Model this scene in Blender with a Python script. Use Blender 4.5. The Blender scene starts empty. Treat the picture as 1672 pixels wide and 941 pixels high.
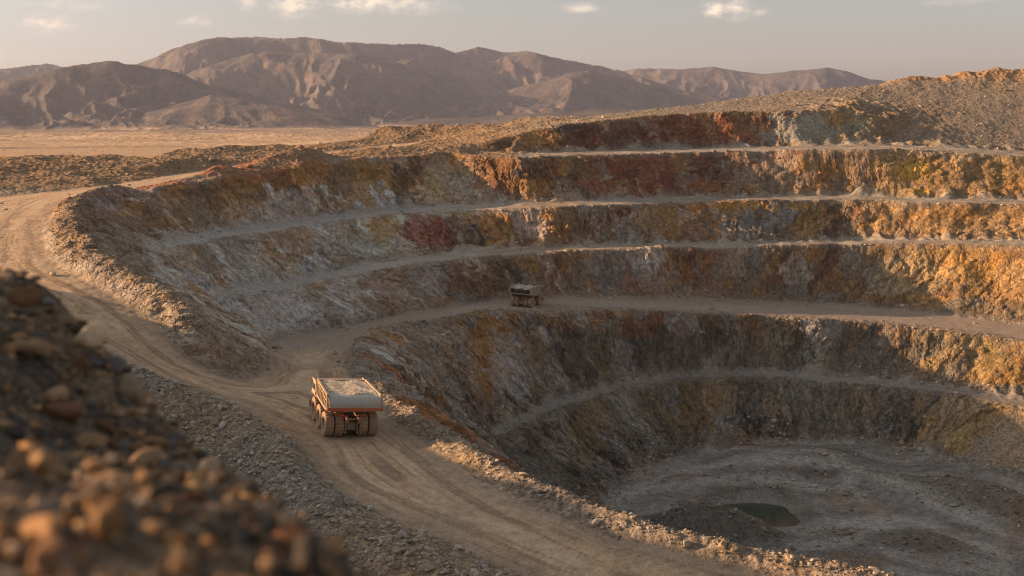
# Open-pit copper mine at low sun: terrain, haul roads, two haul trucks, rubble, far mountains.
import bpy, bmesh, math, random, time
import numpy as np
from mathutils import Vector, Matrix, Euler
from mathutils.geometry import delaunay_2d_cdt

T0 = time.time()
random.seed(7)
rng = np.random.default_rng(7)
SC = bpy.context.scene
COL = SC.collection
R = math.radians

# ------------------------------------------------------------------ survey
# Survey marks were read off the photograph as bearings (in the 1672 x 941
# frame) with a height z or a distance d, and are turned into ground points.
FPX, CX, CY = 1858.0, 836.0, 470.5
PITCH = math.atan(285.5 / FPX)
_c, _s = math.cos(PITCH), math.sin(PITCH)


def gp(px, py, z=None, d=None):
    u = (px - CX) / FPX
    v = (CY - py) / FPX
    dx, dy, dz = u, _c + v * _s, -_s + v * _c
    t = z / dz if d is None else d / dy
    return np.array([dx * t, dy * t, dz * t])


def catmull(P, n=8):
    P = np.asarray(P, float)
    if len(P) < 3:
        return P
    out = []
    for i in range(len(P) - 1):
        p0 = P[max(i - 1, 0)]; p1 = P[i]; p2 = P[i + 1]; p3 = P[min(i + 2, len(P) - 1)]
        for k in range(n):
            t = k / n
            out.append(.5 * (2 * p1 + (p2 - p0) * t + (2 * p0 - 5 * p1 + 4 * p2 - p3) * t * t + (3 * p1 - p0 - 3 * p2 + p3) * t ** 3))
    out.append(P[-1])
    return np.array(out)


def resample(P, step):
    seg = np.linalg.norm(np.diff(P[:, :2], axis=0), axis=1)
    s = np.concatenate([[0], np.cumsum(seg)])
    n = max(2, int(s[-1] / step) + 1)
    t = np.linspace(0, s[-1], n)
    return np.stack([np.interp(t, s, P[:, k]) for k in range(3)], 1)


def zline(pts, step=2.5):           # marks (px, py, z)
    Q = catmull(np.array(pts, float), 6)
    return resample(np.array([gp(a, b, z=c) for a, b, c in Q]), step)


def dline(pts, step=4.0):           # marks (px, py, distance)
    Q = catmull(np.array(pts, float), 6)
    return resample(np.array([gp(a, b, d=c) for a, b, c in Q]), step)


def offset(P, dist, dz, step=3.0):
    t = np.gradient(P[:, :2], axis=0)
    t /= np.linalg.norm(t, axis=1)[:, None] + 1e-9
    n = np.stack([t[:, 1], -t[:, 0]], 1)      # right-hand side of travel
    Q = P.copy()
    Q[:, :2] += n * dist
    Q[:, 2] += dz
    return resample(Q, step)


LINES = {}
L = LINES
# main haul road, coming in from the far rim, round the bend and down past the truck
L['road_in'] = zline([(680, 240, -12.2), (560, 251, -13.6), (480, 262, -14.9), (390, 276, -16.2), (320, 292, -17.1), (250, 304, -17.7), (150, 319, -18.3), (105, 335, -18.8), (78, 365, -19.3), (72, 395, -20), (90, 430, -21), (140, 460, -22.3),
                      (200, 492, -24), (250, 530, -26), (300, 578, -28.5), (350, 608, -30.5), (400, 622, -31.8), (437, 606, -33.2), (441, 588, -35.8), (439, 574, -39), (443, 562, -43), (457, 554, -46.3)])
L['road_out'] = zline([(680, 233, -11.4), (560, 245, -13), (400, 267, -15.7), (300, 283, -17.3), (200, 299, -18.3), (100, 312, -18.8), (0, 322, -19), (-80, 338, -19.3), (-115, 365, -19.6), (-105, 400, -20), (-70, 440, -21.2),
                       (20, 500, -23.5), (140, 560, -26), (225, 605, -28), (300, 637, -29.5), (380, 662, -30.8), (430, 690, -31.7), (480, 722, -32.5), (510, 760, -33), (540, 795, -33.3), (600, 832, -33.6), (660, 860, -33.8), (760, 900, -34.1),
                       (850, 940, -34.4), (950, 985, -34.7), (1100, 1040, -35), (1400, 1130, -36)])
L['road_right'] = zline([(560, 606, -33.6), (572, 618, -33.6), (590, 640, -33.3), (630, 680, -33.2), (690, 722, -33.3), (750, 764, -33.5), (820, 804, -33.7), (900, 841, -34), (980, 871, -34.2), (1080, 899, -34.4), (1200, 926, -34.7),
                         (1300, 949, -35), (1450, 985, -35.4), (1600, 1030, -36)])
_ri = L['road_in']; _rp = CX + FPX * _ri[:, 0] / (_ri[:, 1] * _c - _ri[:, 2] * _s); _ry = CY - FPX * (_ri[:, 1] * _s + _ri[:, 2] * _c) / (_ri[:, 1] * _c - _ri[:, 2] * _s)
_i0 = int(np.argmin((_rp - 160) ** 2 + (_ry - 318) ** 2)); _i1 = int(np.argmin((_rp - 425) ** 2 + (_ry - 612) ** 2))
L['berm_bend'] = offset(_ri[_i0:_i1], -4.6, 2.3)
_k = np.linspace(0, 1, len(L['berm_bend'])); L['berm_bend'][:, 2] += .5 * np.sin(_k * 3.1) - 1.0 * np.clip((_k - .9) / .1, 0, 1)
L['ramp_back'] = zline([(457, 554, -46.3), (500, 545, -47.4), (560, 534, -48.2), (640, 519, -47.7), (740, 501, -46.8), (830, 490, -46.3), (960, 487, -46.8), (1100, 488, -48.6), (1300, 495, -51), (1450, 505, -52.7), (1600, 521, -54), (1672, 531, -54.6),
                        (1800, 550, -55.5), (1950, 580, -56.5)])
L['ramp_near'] = zline([(560, 606, -33.6), (570, 580, -37.5), (590, 556, -42), (612, 543, -45), (650, 535, -46.2), (700, 529, -46.7), (760, 521, -46.6), (840, 511, -46.4), (960, 502, -46.8), (1100, 505, -48.6), (1300, 516, -51), (1450, 526, -52.7), (1600, 543, -54),
                        (1672, 552, -54.6), (1800, 575, -55.5), (1950, 605, -56.5)])
L['berm_ramp'] = zline([(562, 602, -31.2), (582, 568, -35.8), (600, 546, -39.5), (616, 533, -42.3), (660, 526, -43.7), (700, 522, -44.2), (760, 513, -44.4), (800, 508, -44.7), (835, 506, -45.2), (875, 505, -46.3)])
L['wall_top_low'] = zline([(655, 640, -37), (640, 612, -40), (655, 585, -44.5), (690, 561, -46.5), (740, 545, -46.9), (790, 530, -46.9), (840, 520, -46.7), (900, 512, -46.8), (960, 508, -47.0), (1100, 510, -48.7), (1300, 521, -51.1), (1450, 531, -52.8), (1600, 548, -54.1),
                           (1672, 558, -54.7), (1800, 582, -55.6), (1950, 613, -56.6)])
L['low_toe'] = zline([(795, 711, -63.5), (830, 690, -63.6), (870, 668, -63.7), (960, 638, -63.5), (1060, 617, -63.3), (1200, 607, -63.5), (1330, 611, -63.5), (1450, 621, -64.5), (1560, 634, -65.4), (1672, 652, -66.4), (1800, 680, -67.2), (1950, 720, -68)])
L['low_crest'] = zline([(802, 722, -63.7), (840, 701, -63.7), (880, 679, -63.7), (965, 648, -63.5), (1060, 625, -63.3), (1200, 614, -63.5), (1330, 619, -63.5), (1450, 629, -64.5), (1560, 643, -65.4), (1672, 663, -66.4), (1800, 692, -67.2), (1950, 735, -68)])
L['floor_toe'] = zline([(955, 838, -76), (962, 828, -76), (985, 803, -76), (1030, 775, -76), (1080, 748, -76), (1160, 728, -76), (1250, 718, -76), (1330, 717, -76), (1420, 724, -76), (1500, 737, -76), (1600, 765, -76), (1672, 790, -76), (1800, 850, -76), (1950, 940, -76)])
L['mid_toe'] = zline([(345, 479, -37), (400, 468, -38.3), (480, 455, -39.2), (560, 440, -39), (640, 425, -37.8), (740, 414, -36.6), (840, 406, -35.7), (960, 401, -35.5), (1100, 398, -35.9), (1250, 396, -36.3), (1380, 391, -36.8), (1500, 391, -36.2), (1600, 392, -35.8),
                      (1672, 393, -35.6), (1800, 397, -35.4), (1950, 404, -35.2)])
L['mid_crest'] = zline([(338, 500, -37), (400, 484, -38.3), (480, 468, -39.2), (560, 451, -39), (640, 436, -37.8), (740, 424, -36.6), (840, 415, -35.7), (960, 409, -35.5), (1100, 405, -35.9), (1250, 402, -36.3), (1380, 399, -36.8), (1500, 398, -36.2), (1600, 399, -35.8),
                        (1672, 401, -35.6), (1800, 406, -35.4), (1950, 414, -35.2)])
L['up_toe'] = zline([(235, 402, -26.6), (330, 379, -27.8), (400, 370, -28.1), (480, 360, -28.3), (560, 349, -27.8), (640, 341, -27.2), (740, 335, -26.5), (860, 330, -25.5), (960, 327, -25.2), (1100, 323, -25.9), (1250, 320, -25.8), (1400, 319, -25.8), (1500, 323, -26.0),
                     (1672, 326, -26.3), (1800, 330, -26.5), (1950, 337, -26.6)])
L['up_crest'] = zline([(225, 413, -26.6), (330, 394, -27.8), (400, 383, -28.1), (480, 371, -28.3), (560, 359, -27.8), (640, 350, -27.2), (740, 344, -26.5), (860, 340, -25.5), (960, 336, -25.2), (1100, 331, -25.9), (1250, 327, -25.8), (1400, 326, -25.8), (1500, 330, -26.0),
                       (1672, 333, -26.3), (1800, 338, -26.5), (1950, 346, -26.6)])
L['top_toe'] = zline([(852, 250, -12.7), (960, 247.5, -12.8), (1100, 243.5, -12.5), (1250, 240.5, -11.9), (1400, 237.5, -11.3), (1480, 238.5, -11.5), (1560, 241.5, -12.1), (1672, 247.5, -13.5), (1800, 255, -15), (1950, 266, -17)])
L['top_crest'] = zline([(846, 257, -12.8), (960, 253.5, -12.8), (1100, 249.5, -12.5), (1250, 245.5, -11.9), (1400, 243.5, -11.3), (1480, 244, -11.5), (1560, 247.5, -12.1), (1672, 255, -13.5), (1800, 264, -15), (1950, 277, -17)])
L['rim'] = zline([(175, 324, -18.2), (205, 319, -18), (260, 309, -17.6), (330, 299, -17), (400, 286, -16), (480, 274, -14.7), (520, 267, -14), (600, 260, -13.2), (700, 254, -12.6), (790, 250, -12.6), (832, 250, -12.9)])
L['rim_heap'] = dline([(262, 303, 268), (330, 284, 292), (355, 268, 298), (385, 276, 305), (420, 266, 312), (462, 250, 322), (510, 244, 336), (540, 254, 341), (600, 247, 346), (650, 243, 356), (720, 240, 366), (790, 236, 374), (824, 233, 374)])
_tt = L['top_toe']; _tp = CX + FPX * _tt[:, 0] / (_tt[:, 1] * _c - _tt[:, 2] * _s)
td = lambda x, k: float(np.interp(x, _tp, _tt[:, 1])) + k
L['rim_top'] = dline([(838, 240, 372), (850, 222, 381), (900, 207, td(900, 10)), (1000, 195, td(1000, 9)), (1100, 187, td(1100, 9)), (1250, 183, td(1250, 9)), (1360, 184, td(1360, 10)), (1415, 200, td(1415, 12)), (1450, 222, td(1450, 10))])
L['heap_left'] = dline([(-420, 262, 300), (-80, 259, 330), (0, 257, 335), (100, 255, 345), (180, 255, 350), (235, 259, 358), (268, 250, 375), (300, 244, 385), (420, 239, 410), (500, 236, 425), (560, 232, 440)])
L['heap_mid'] = dline([(-60, 292, 296), (20, 290, 300), (120, 283, 312), (210, 280, 322), (300, 262, 348), (380, 257, 372), (470, 248, 400), (545, 240, 415)])
L['heap_far'] = dline([(575, 232, 452), (605, 219, 462), (622, 209, 466), (660, 206, 470), (700, 204, 472), (745, 209, 470), (775, 202, 472), (800, 205, 470), (830, 200, 470), (870, 193, 466), (900, 190, 466)])
L['upper_flat'] = dline([(690, 233, 424), (760, 226, 424), (835, 214, 428), (900, 203, 432), (1000, 191, 440), (1100, 184, 446), (1200, 176, 450), (1300, 168, 452), (1400, 158, 454)])
L['sky_ridge'] = dline([(930, 193, 466), (960, 193, 464), (1000, 186, 462), (1060, 179, 462), (1130, 172, 464), (1200, 162, 466), (1280, 152, 468), (1350, 147, 468), (1400, 143, 470), (1440, 138, 472), (1478, 129, 474), (1540, 126, 476), (1575, 119, 478),
                         (1630, 112, 480), (1672, 116, 480), (1800, 104, 480), (1950, 98, 470)])
L['hill_break'] = dline([(1478, 212, 424), (1500, 180, 445), (1530, 150, 462), (1600, 140, 468), (1672, 138, 468), (1800, 130, 468), (1950, 128, 460)])
L['berm_right'] = offset(L['road_right'], -2.5, 1.15)[4:]
# road-side bank on the near side of the haul road
L['bank'] = zline([(130, 548, -25.2), (215, 597, -27.2), (285, 630, -28.4), (352, 654, -29.5), (408, 684, -30.3), (455, 722, -31), (485, 768, -31.4), (530, 826, -31.7), (600, 868, -31.9), (680, 900, -32), (780, 945, -32.2), (880, 990, -32.6), (1000, 1040, -33)])
# the spoil heap the camera stands on: its edge, its upper face, the drop behind it
L['heap_edge'] = dline([(-420, 335, 18), (-160, 392, 16), (0, 410, 14.5), (75, 458, 14), (135, 520, 13.7), (190, 594, 13.2), (250, 650, 12.7), (300, 700, 12), (370, 752, 10.5), (450, 808, 8.6), (520, 860, 7.1), (600, 922, 6), (660, 975, 5.2), (800, 1150, 4.2), (1100, 1300, 3.2), (1600, 1550, 2.5)], step=1.0)
L['heap_face'] = dline([(-700, 800, 6.5), (-160, 735, 6.2), (0, 735, 5.8), (200, 815, 5.2), (350, 895, 4.8), (450, 960, 4.4)], step=1.0)
L['heap_near'] = dline([(-700, 1120, 2.6), (-300, 1000, 2.5), (0, 945, 2.5), (250, 965, 2.5), (500, 1090, 2.6)], step=.8)

extra = []
extra.append(offset(L['berm_bend'][: -4], -4.5, -4.5))
hid = offset(L['berm_right'][6:], -7, -6)
extra.append(hid)
extra.append(offset(L['berm_right'][10:], -20, -26))
nt = offset(L['berm_right'][16:], -36, 0)
nt[:, 2] = -76
extra.append(np.concatenate([L['floor_toe'][:1], [[16, 200, -76.]], nt]))
extra.append(np.array([[-5.6, 222, -63.6], [-7, 205, -61], [-5, 185, -57], [0, 165, -53]], float))
extra.append(offset(L['bank'], 5, -2.0))
extra.append(offset(L['bank'], 12, -1.5))
e = L['heap_edge']
extra.append(offset(e, -2.0, -3.2, 1.0))
extra.append(offset(e, -6, -9.5, 2))
# behind the skyline and the heaps the ground falls to the plain
def behind(P, k, dz):
    Q = P.copy(); r = np.linalg.norm(Q[:, :2], axis=1)
    Q[:, :2] *= ((r + k) / r)[:, None]; Q[:, 2] += dz
    return resample(Q, 8)
extra.append(behind(L['heap_left'], 22, -6.5))
extra.append(behind(L['heap_far'], 24, -7.0))
extra.append(behind(L['sky_ridge'], 30, -5.0))
a_ = behind(L['heap_left'], 60, 0); a_[:, 2] = -21.5; extra.append(a_)
a_ = behind(L['sky_ridge'], 100, 0); a_[:, 2] = -16; extra.append(a_)
# unseen hillside left of the road, crest shaped to throw shadow over the bend
pts_free = np.array([
    [-84, 60, -5], [-84, 80, -6.2], [-85, 92, -7.8], [-85, 98, -9.6], [-86, 110, -11.8], [-86, 119, -13.6], [-86, 128, -13.8], [-84, 139, -14.6], [-85, 145.5, -16.6], [-85, 150, -20.6], [-86, 155, -23],
    [-100, 40, -4], [-120, 100, -7], [-125, 140, -14], [-120, 160, -22], [-60, 40, -13.5], [-62, 70, -17.5], [-64, 100, -19.8], [-66, 125, -20.8], [-70, 146, -20.2],
    [-30, 45, -18], [-36, 75, -24], [-42, 100, -25.5], [-15, 40, -18], [-10, 60, -27], [5, 40, -20], [25, 45, -28], [40, 60, -33],
    [-160, 150, -20], [-180, 210, -20.5], [-220, 120, -16], [-230, 250, -21], [-240, 320, -21.5], [-160, 260, -21], [-130, 215, -20.5], [-120, 185, -20.5],
    [-200, 60, -10], [-60, 10, -5], [60, 10, -8], [110, 40, -28], [120, 80, -36], [140, 60, -32],
    [-30, -20, -2.5], [30, -25, -3], [0, -10, -1.5], [0, 0, -1.45], [3.5, 2, -1.9], [-5, 0, -2.6], [-12, 8, -4.0],
    [200, 100, -34], [215, 180, -33], [235, 240, -22], [250, 300, -8], [280, 400, 10], [300, 480, 18], [230, 20, -20],
    [-320, 620, -22.2], [-150, 620, -22.2], [0, 620, -22.2], [150, 620, -20], [320, 620, -14], [-320, 480, -21.5], [-200, 480, -21.5], [-100, 520, -21.8], [60, 540, -20],
    [-320, -30, -2], [-320, 100, -12], [-320, 250, -21], [320, -30, -8], [320, 100, -20], [320, 250, -5], [320, 400, 12],
    [-150, -30, -2], [150, -30, -8]], float)


def build_height():
    V = []; Z = []; E = []
    for P in list(L.values()) + extra:
        b = len(V)
        for p in P:
            V.append((p[0], p[1])); Z.append(p[2])
        E += [(b + i, b + i + 1) for i in range(len(P) - 1)]
    for p in pts_free:
        V.append((p[0], p[1])); Z.append(p[2])
    vo, eo, fo, ov, oe, of_ = delaunay_2d_cdt([Vector(v) for v in V], E, [], 0, 1e-3)
    Vn = np.array([(v[0], v[1]) for v in vo])
    Zi = np.array(Z); Vi = np.array(V)
    Zn = np.zeros(len(vo)); new = 0
    for i, o in enumerate(ov):
        if o:
            Zn[i] = Zi[o].mean()
        else:
            new += 1
            dd = ((Vi - Vn[i]) ** 2).sum(1); k = np.argsort(dd)[:4]
            w = 1 / (dd[k] + .1); Zn[i] = (Zi[k] * w).sum() / w.sum()
            if DEBUG: print('CROSS at', Vn[i].round(1), 'z near', Zi[k].round(1))
    return Vn, Zn, fo


DEBUG = globals().get('DEBUG', False)
GX0, GX1, GY0, GY1, GC = -320.0, 320.0, -30.0, 620.0, 0.5
GNX, GNY = int((GX1 - GX0) / GC) + 1, int((GY1 - GY0) / GC) + 1


_TRI = []


def raster_height(GX0=GX0, GY0=GY0, GC=GC, GNX=GNX, GNY=GNY):
    if not _TRI:
        _TRI.append(build_height())
    Vn, Zn, F = _TRI[0]
    H = np.full((GNY, GNX), -21.0, np.float32)
    for f in F:
        a, b, c = f[0], f[1], f[2]
        xa, ya = Vn[a]; xb, yb = Vn[b]; xc, yc = Vn[c]
        den = (yb - yc) * (xa - xc) + (xc - xb) * (ya - yc)
        if abs(den) < 1e-9:
            continue
        i0 = max(0, int(math.floor((min(xa, xb, xc) - GX0) / GC))); i1 = min(GNX - 1, int(math.ceil((max(xa, xb, xc) - GX0) / GC)))
        j0 = max(0, int(math.floor((min(ya, yb, yc) - GY0) / GC))); j1 = min(GNY - 1, int(math.ceil((max(ya, yb, yc) - GY0) / GC)))
        if i1 < i0 or j1 < j0:
            continue
        X, Y = np.meshgrid(GX0 + GC * np.arange(i0, i1 + 1), GY0 + GC * np.arange(j0, j1 + 1))
        l1 = ((yb - yc) * (X - xc) + (xc - xb) * (Y - yc)) / den
        l2 = ((yc - ya) * (X - xc) + (xa - xc) * (Y - yc)) / den
        l3 = 1 - l1 - l2
        m = (l1 > -1e-6) & (l2 > -1e-6) & (l3 > -1e-6)
        z = l1 * Zn[a] + l2 * Zn[b] + l3 * Zn[c]
        sub = H[j0:j1 + 1, i0:i1 + 1]
        sub[m] = z[m]
    return H


def poly_mask(P, soft=0):
    P = np.asarray(P)[:, :2]
    M = np.zeros((GNY, GNX), bool)
    ys = GY0 + GC * np.arange(GNY)
    A, B = P, np.roll(P, -1, 0)
    for j, y in enumerate(ys):
        c = (A[:, 1] <= y) != (B[:, 1] <= y)
        if not c.any():
            continue
        a, b = A[c], B[c]
        xs = np.sort(a[:, 0] + (y - a[:, 1]) / (b[:, 1] - a[:, 1]) * (b[:, 0] - a[:, 0]))
        for k in range(0, len(xs) - 1, 2):
            i0 = int(math.ceil((xs[k] - GX0) / GC)); i1 = int(math.floor((xs[k + 1] - GX0) / GC))
            if i1 >= 0 and i0 < GNX:
                M[j, max(i0, 0):min(i1, GNX - 1) + 1] = True
    return M


def blur(M, n):
    M = M.astype(np.float32)
    for _ in range(2):
        for ax in (0, 1):
            pad = [(0, 0), (0, 0)]; pad[ax] = (n + 1, n)
            C = np.cumsum(np.pad(M, pad, mode='edge'), axis=ax, dtype=np.float64)
            k = 2 * n + 1
            M = ((C[k:] - C[:-k]) if ax == 0 else (C[:, k:] - C[:, :-k])).astype(np.float32) / k
    return M

# ------------------------------------------------------------------ noise
_pt = np.random.default_rng(11).permutation(256).astype(np.int32)
_pt = np.concatenate([_pt, _pt])
_a = np.linspace(0, 2 * np.pi, 256, endpoint=False)
_g2 = np.stack([np.cos(_a), np.sin(_a)], 1).astype(np.float32)
_r3 = np.random.default_rng(5).normal(size=(256, 3))
_g3 = (_r3 / np.linalg.norm(_r3, axis=1)[:, None]).astype(np.float32)


def _chunks(fn):
    def run(*a):
        n = a[0].size
        sh = a[0].shape
        f = [np.broadcast_to(np.asarray(v, np.float32), sh).ravel() for v in a]
        out = np.empty(n, np.float32)
        S = 200000
        for i in range(0, n, S):
            out[i:i + S] = fn(*[v[i:i + S] for v in f])
        return out.reshape(sh)
    return run


@_chunks
def n2(x, y):
    xi = np.floor(x); yi = np.floor(y)
    xf = x - xi; yf = y - yi
    xi = xi.astype(np.int32) & 255; yi = yi.astype(np.int32) & 255
    u = xf * xf * xf * (xf * (xf * 6 - 15) + 10); v = yf * yf * yf * (yf * (yf * 6 - 15) + 10)
    A = _pt[xi] + yi; B = _pt[xi + 1] + yi
    def g(h, a, b):
        G = _g2[h & 255]
        return G[:, 0] * a + G[:, 1] * b
    n00 = g(_pt[A & 511], xf, yf); n10 = g(_pt[B & 511], xf - 1, yf)
    n01 = g(_pt[(A + 1) & 511], xf, yf - 1); n11 = g(_pt[(B + 1) & 511], xf - 1, yf - 1)
    a = n00 + u * (n10 - n00); b = n01 + u * (n11 - n01)
    return 1.5 * (a + v * (b - a))


@_chunks
def n3(x, y, z):
    xi = np.floor(x); yi = np.floor(y); zi = np.floor(z)
    xf = x - xi; yf = y - yi; zf = z - zi
    xi = xi.astype(np.int32) & 255; yi = yi.astype(np.int32) & 255; zi = zi.astype(np.int32) & 255
    u = xf * xf * (3 - 2 * xf); v = yf * yf * (3 - 2 * yf); w = zf * zf * (3 - 2 * zf)
    out = 0
    for dz in (0, 1):
        pl = []
        for dy in (0, 1):
            row = []
            for dx in (0, 1):
                h = _pt[(_pt[(_pt[(xi + dx) & 255] + yi + dy) & 255] + zi + dz) & 255]
                G = _g3[h]
                row.append(G[:, 0] * (xf - dx) + G[:, 1] * (yf - dy) + G[:, 2] * (zf - dz))
            pl.append(row[0] + u * (row[1] - row[0]))
        q = pl[0] + v * (pl[1] - pl[0])
        out = q if dz == 0 else out + w * (q - out)
    return 1.4 * out


def cells(x, y, seed=0):
    """Worley cells: id hash 0..1 of the nearest feature point, and the gap to the next cell"""
    n = x.size; x = x.ravel(); y = y.ravel()
    oid = np.empty(n, np.float32); og = np.empty(n, np.float32)
    S = 300000
    jit = np.random.default_rng(77 + seed).uniform(.1, .9, (2, 512)).astype(np.float32)
    hid_ = np.random.default_rng(177 + seed).uniform(0, 1, 512).astype(np.float32)
    for s in range(0, n, S):
        a, b = x[s:s + S], y[s:s + S]
        xi = np.floor(a).astype(np.int32); yi = np.floor(b).astype(np.int32)
        d1 = np.full(a.size, 9, np.float32); d2 = d1.copy(); bid = np.zeros(a.size, np.float32)
        for dy in (-1, 0, 1):
            for dx in (-1, 0, 1):
                h = _pt[(_pt[(xi + dx) & 255] + yi + dy) & 255] + ((xi + dx) & 1) * 256
                dd = (xi + dx + jit[0][h] - a) ** 2 + (yi + dy + jit[1][h] - b) ** 2
                c = dd < d1
                d2 = np.where(c, d1, np.minimum(d2, dd)); bid = np.where(c, hid_[h], bid); d1 = np.where(c, dd, d1)
        oid[s:s + S] = bid; og[s:s + S] = np.sqrt(d2) - np.sqrt(d1)
    return oid, og


def fbm2(x, y, oct=4, gain=.5, seed=0):
    s = 0; a = 1.0; t = 0
    for k in range(oct):
        s = s + a * n2(x * 2 ** k + 17.3 * k + seed * 31.7, y * 2 ** k - 9.1 * k + seed * 11.3); t += a; a *= gain
    return s / t * 1.3


def ridge2(x, y, oct=4, gain=.55, seed=0):
    s = 0; a = 1.0; t = 0
    for k in range(oct):
        s = s + a * (1 - 2 * np.abs(n2(x * 2 ** k + 17.3 * k + seed * 31.7, y * 2 ** k - 9.1 * k + seed * 11.3))); t += a; a *= gain
    return s / t


def sstep(a, b, x):
    t = np.clip((x - a) / (b - a), 0, 1)
    return t * t * (3 - 2 * t)


def mixc(c, col, w):
    return c + (np.asarray(col, np.float32) - c) * w[..., None]


# ------------------------------------------------------------------ height sheet
H = raster_height()
cut = lambda P, a, b: P[a:b]
near = lambda P, x, y: int(np.argmin((P[:, 0] - x) ** 2 + (P[:, 1] - y) ** 2))
road_poly = np.concatenate([L['road_in'], L['ramp_back'], L['ramp_near'][::-1], L['road_right'], L['road_out'][::-1]])
M_road = poly_mask(road_poly)
M_bench = np.zeros_like(M_road)
for nm in ('up', 'mid', 'low', 'top'):
    M_bench |= poly_mask(np.concatenate([L[nm + '_toe'], L[nm + '_crest'][::-1]]))
M_floor = poly_mask(np.concatenate([L['floor_toe'], extra[3][::-1]]))
M_rim = poly_mask(np.concatenate([L['rim'], L['road_in'][:near(L['road_in'], *L['rim'][0, :2])][::-1]]))
# smooth the hard creases a little, keep the walls
H = .35 * H + .65 * blur(H, 1)
gy_, gx_ = np.gradient(blur(H, 1), GC)
slope = np.sqrt(gx_ ** 2 + gy_ ** 2)
yy, xx = np.meshgrid(GY0 + GC * np.arange(GNY), GX0 + GC * np.arange(GNX), indexing='ij')
M_wall = (slope > .45) & (np.hypot(xx, yy) > 120) & (xx > -90) & (yy < 428)
F_road = blur(M_road, 3); F_bench = blur(M_bench, 2); F_floor = blur(M_floor, 4); F_wall = blur(M_wall, 2) * (1 - F_road)

# heaps and hollows on the pit floor (real mounds of blasted rock)
def mound(px, py, z, rx, ry, ang, h, sharp=1.0):
    p = gp(px, py, z=z)
    c, s = math.cos(ang), math.sin(ang)
    dx, dy = xx - p[0], yy - p[1]
    a = (dx * c + dy * s) / rx; b = (-dx * s + dy * c) / ry
    H[:] += (h * np.exp(-(a * a + b * b) ** sharp)).astype(np.float32)

mound(1138, 868, -76, 8, 4.0, -.55, 4.8)
mound(1240, 806, -76, 8, 2.6, .15, 1.8)
mound(1150, 830, -76, 5, 3, .4, 1.8)
mound(1010, 850, -76, 5, 3, .9, 2.0)
mound(1540, 905, -76, 10, 4, -.3, 1.6)
mound(1225, 880, -76, 7.5, 3.6, -.7, 3.2)
mound(1228, 826, -76, 8.6, 8.6, .1, -2.6, 1.6)
mound(1255, 840, -76, 5.0, 5.0, .1, -1.6, 1.4)
mound(1265, 782, -76, 14, 3.5, .1, 2.2)
mound(1390, 808, -76, 5, 2.5, .3, 1.6)
mound(1590, 822, -76, 6, 22, .75, 4.0)
mound(1450, 888, -76, 13, 5, -.2, 2.0)
mound(1330, 745, -76, 12, 5, .2, 1.4)
mound(1110, 790, -76, 6, 3, .2, 1.2)
H = H.astype(np.float32)


def z_plain(r):
    return -21.5 - np.clip(r - 500, 0, 3000) * .0097


def dist_to(lines, rad, step=.8):
    D = np.full(H.shape, rad, np.float32); k = int(rad / GC) + 1
    for P in lines:
        for p in resample(np.asarray(P, float), step):
            i = int((p[0] - GX0) / GC); j = int((p[1] - GY0) / GC)
            i0, i1, j0, j1 = max(i - k, 0), min(i + k + 1, GNX), max(j - k, 0), min(j + k + 1, GNY)
            if i1 <= i0 or j1 <= j0:
                continue
            D[j0:j1, i0:i1] = np.minimum(D[j0:j1, i0:i1], np.hypot(xx[j0:j1, i0:i1] - p[0], yy[j0:j1, i0:i1] - p[1]))
    return D


# polar survey grid: fine inside the view, coarser round the rest of the horizon
th_d = np.linspace(R(-26.6), R(26.6), 1240)
th_s = R(26.6) + (R(62) - R(26.6)) * np.linspace(0, 1, 70)[1:] ** 1.35
th_b = np.linspace(R(62), R(180), 36)[1:]
TH = np.concatenate([-th_b[::-1][1:], -th_s[::-1], th_d, th_s, th_b])
TH = np.concatenate([[-np.pi], TH])
RR = np.concatenate([np.exp(np.linspace(math.log(.7), math.log(30), 330))[:-1], np.linspace(30, 66, 60)[:-1], np.linspace(66, 90, 60)[:-1], np.arange(90, 300, .22), np.arange(300, 560, .29), np.exp(np.linspace(math.log(560), math.log(900), 70))])
NC, NR = len(TH), len(RR)
rg, tg = np.meshgrid(RR.astype(np.float32), TH.astype(np.float32), indexing='ij')
X = rg * np.sin(tg); Y = rg * np.cos(tg)
print('terrain grid', NR, NC, round(time.time() - T0, 1))


def samp(G, x, y):
    fx = np.clip((x - GX0) / GC, 0, GNX - 1.001); fy = np.clip((y - GY0) / GC, 0, GNY - 1.001)
    i = fx.astype(np.int32); j = fy.astype(np.int32); u = fx - i; v = fy - j
    g = G.astype(np.float32)
    return (g[j, i] * (1 - u) + g[j, i + 1] * u) * (1 - v) + (g[j + 1, i] * (1 - u) + g[j + 1, i + 1] * u) * v


road0 = samp(F_road, X, Y)
wall0 = samp(F_wall, X, Y)
farm = sstep(40, 90, rg)
amp = farm * (1 - .93 * sstep(.05, .6, samp(blur(M_road, 5), X, Y)))
wl = samp(blur(M_wall, 8), X, Y)
A1 = amp * (.25 + .75 * sstep(.05, .5, wl))
wx = A1 * (1.5 * n2(X / 21, Y / 21) + 1.3 * n2(X / 9 + 5, Y / 9) + .6 * n2(X / 4, Y / 4 + 9) + .35 * n2(X / 1.8, Y / 1.8))
wy = A1 * (1.5 * n2(X / 21 + 40, Y / 21) + 1.3 * n2(X / 9 + 45, Y / 9) + .6 * n2(X / 4 + 20, Y / 4 + 9) + .35 * n2(X / 1.8 + 30, Y / 1.8))
XW, YW = X + wx, Y + wy
Z = samp(H, XW, YW)
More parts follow.
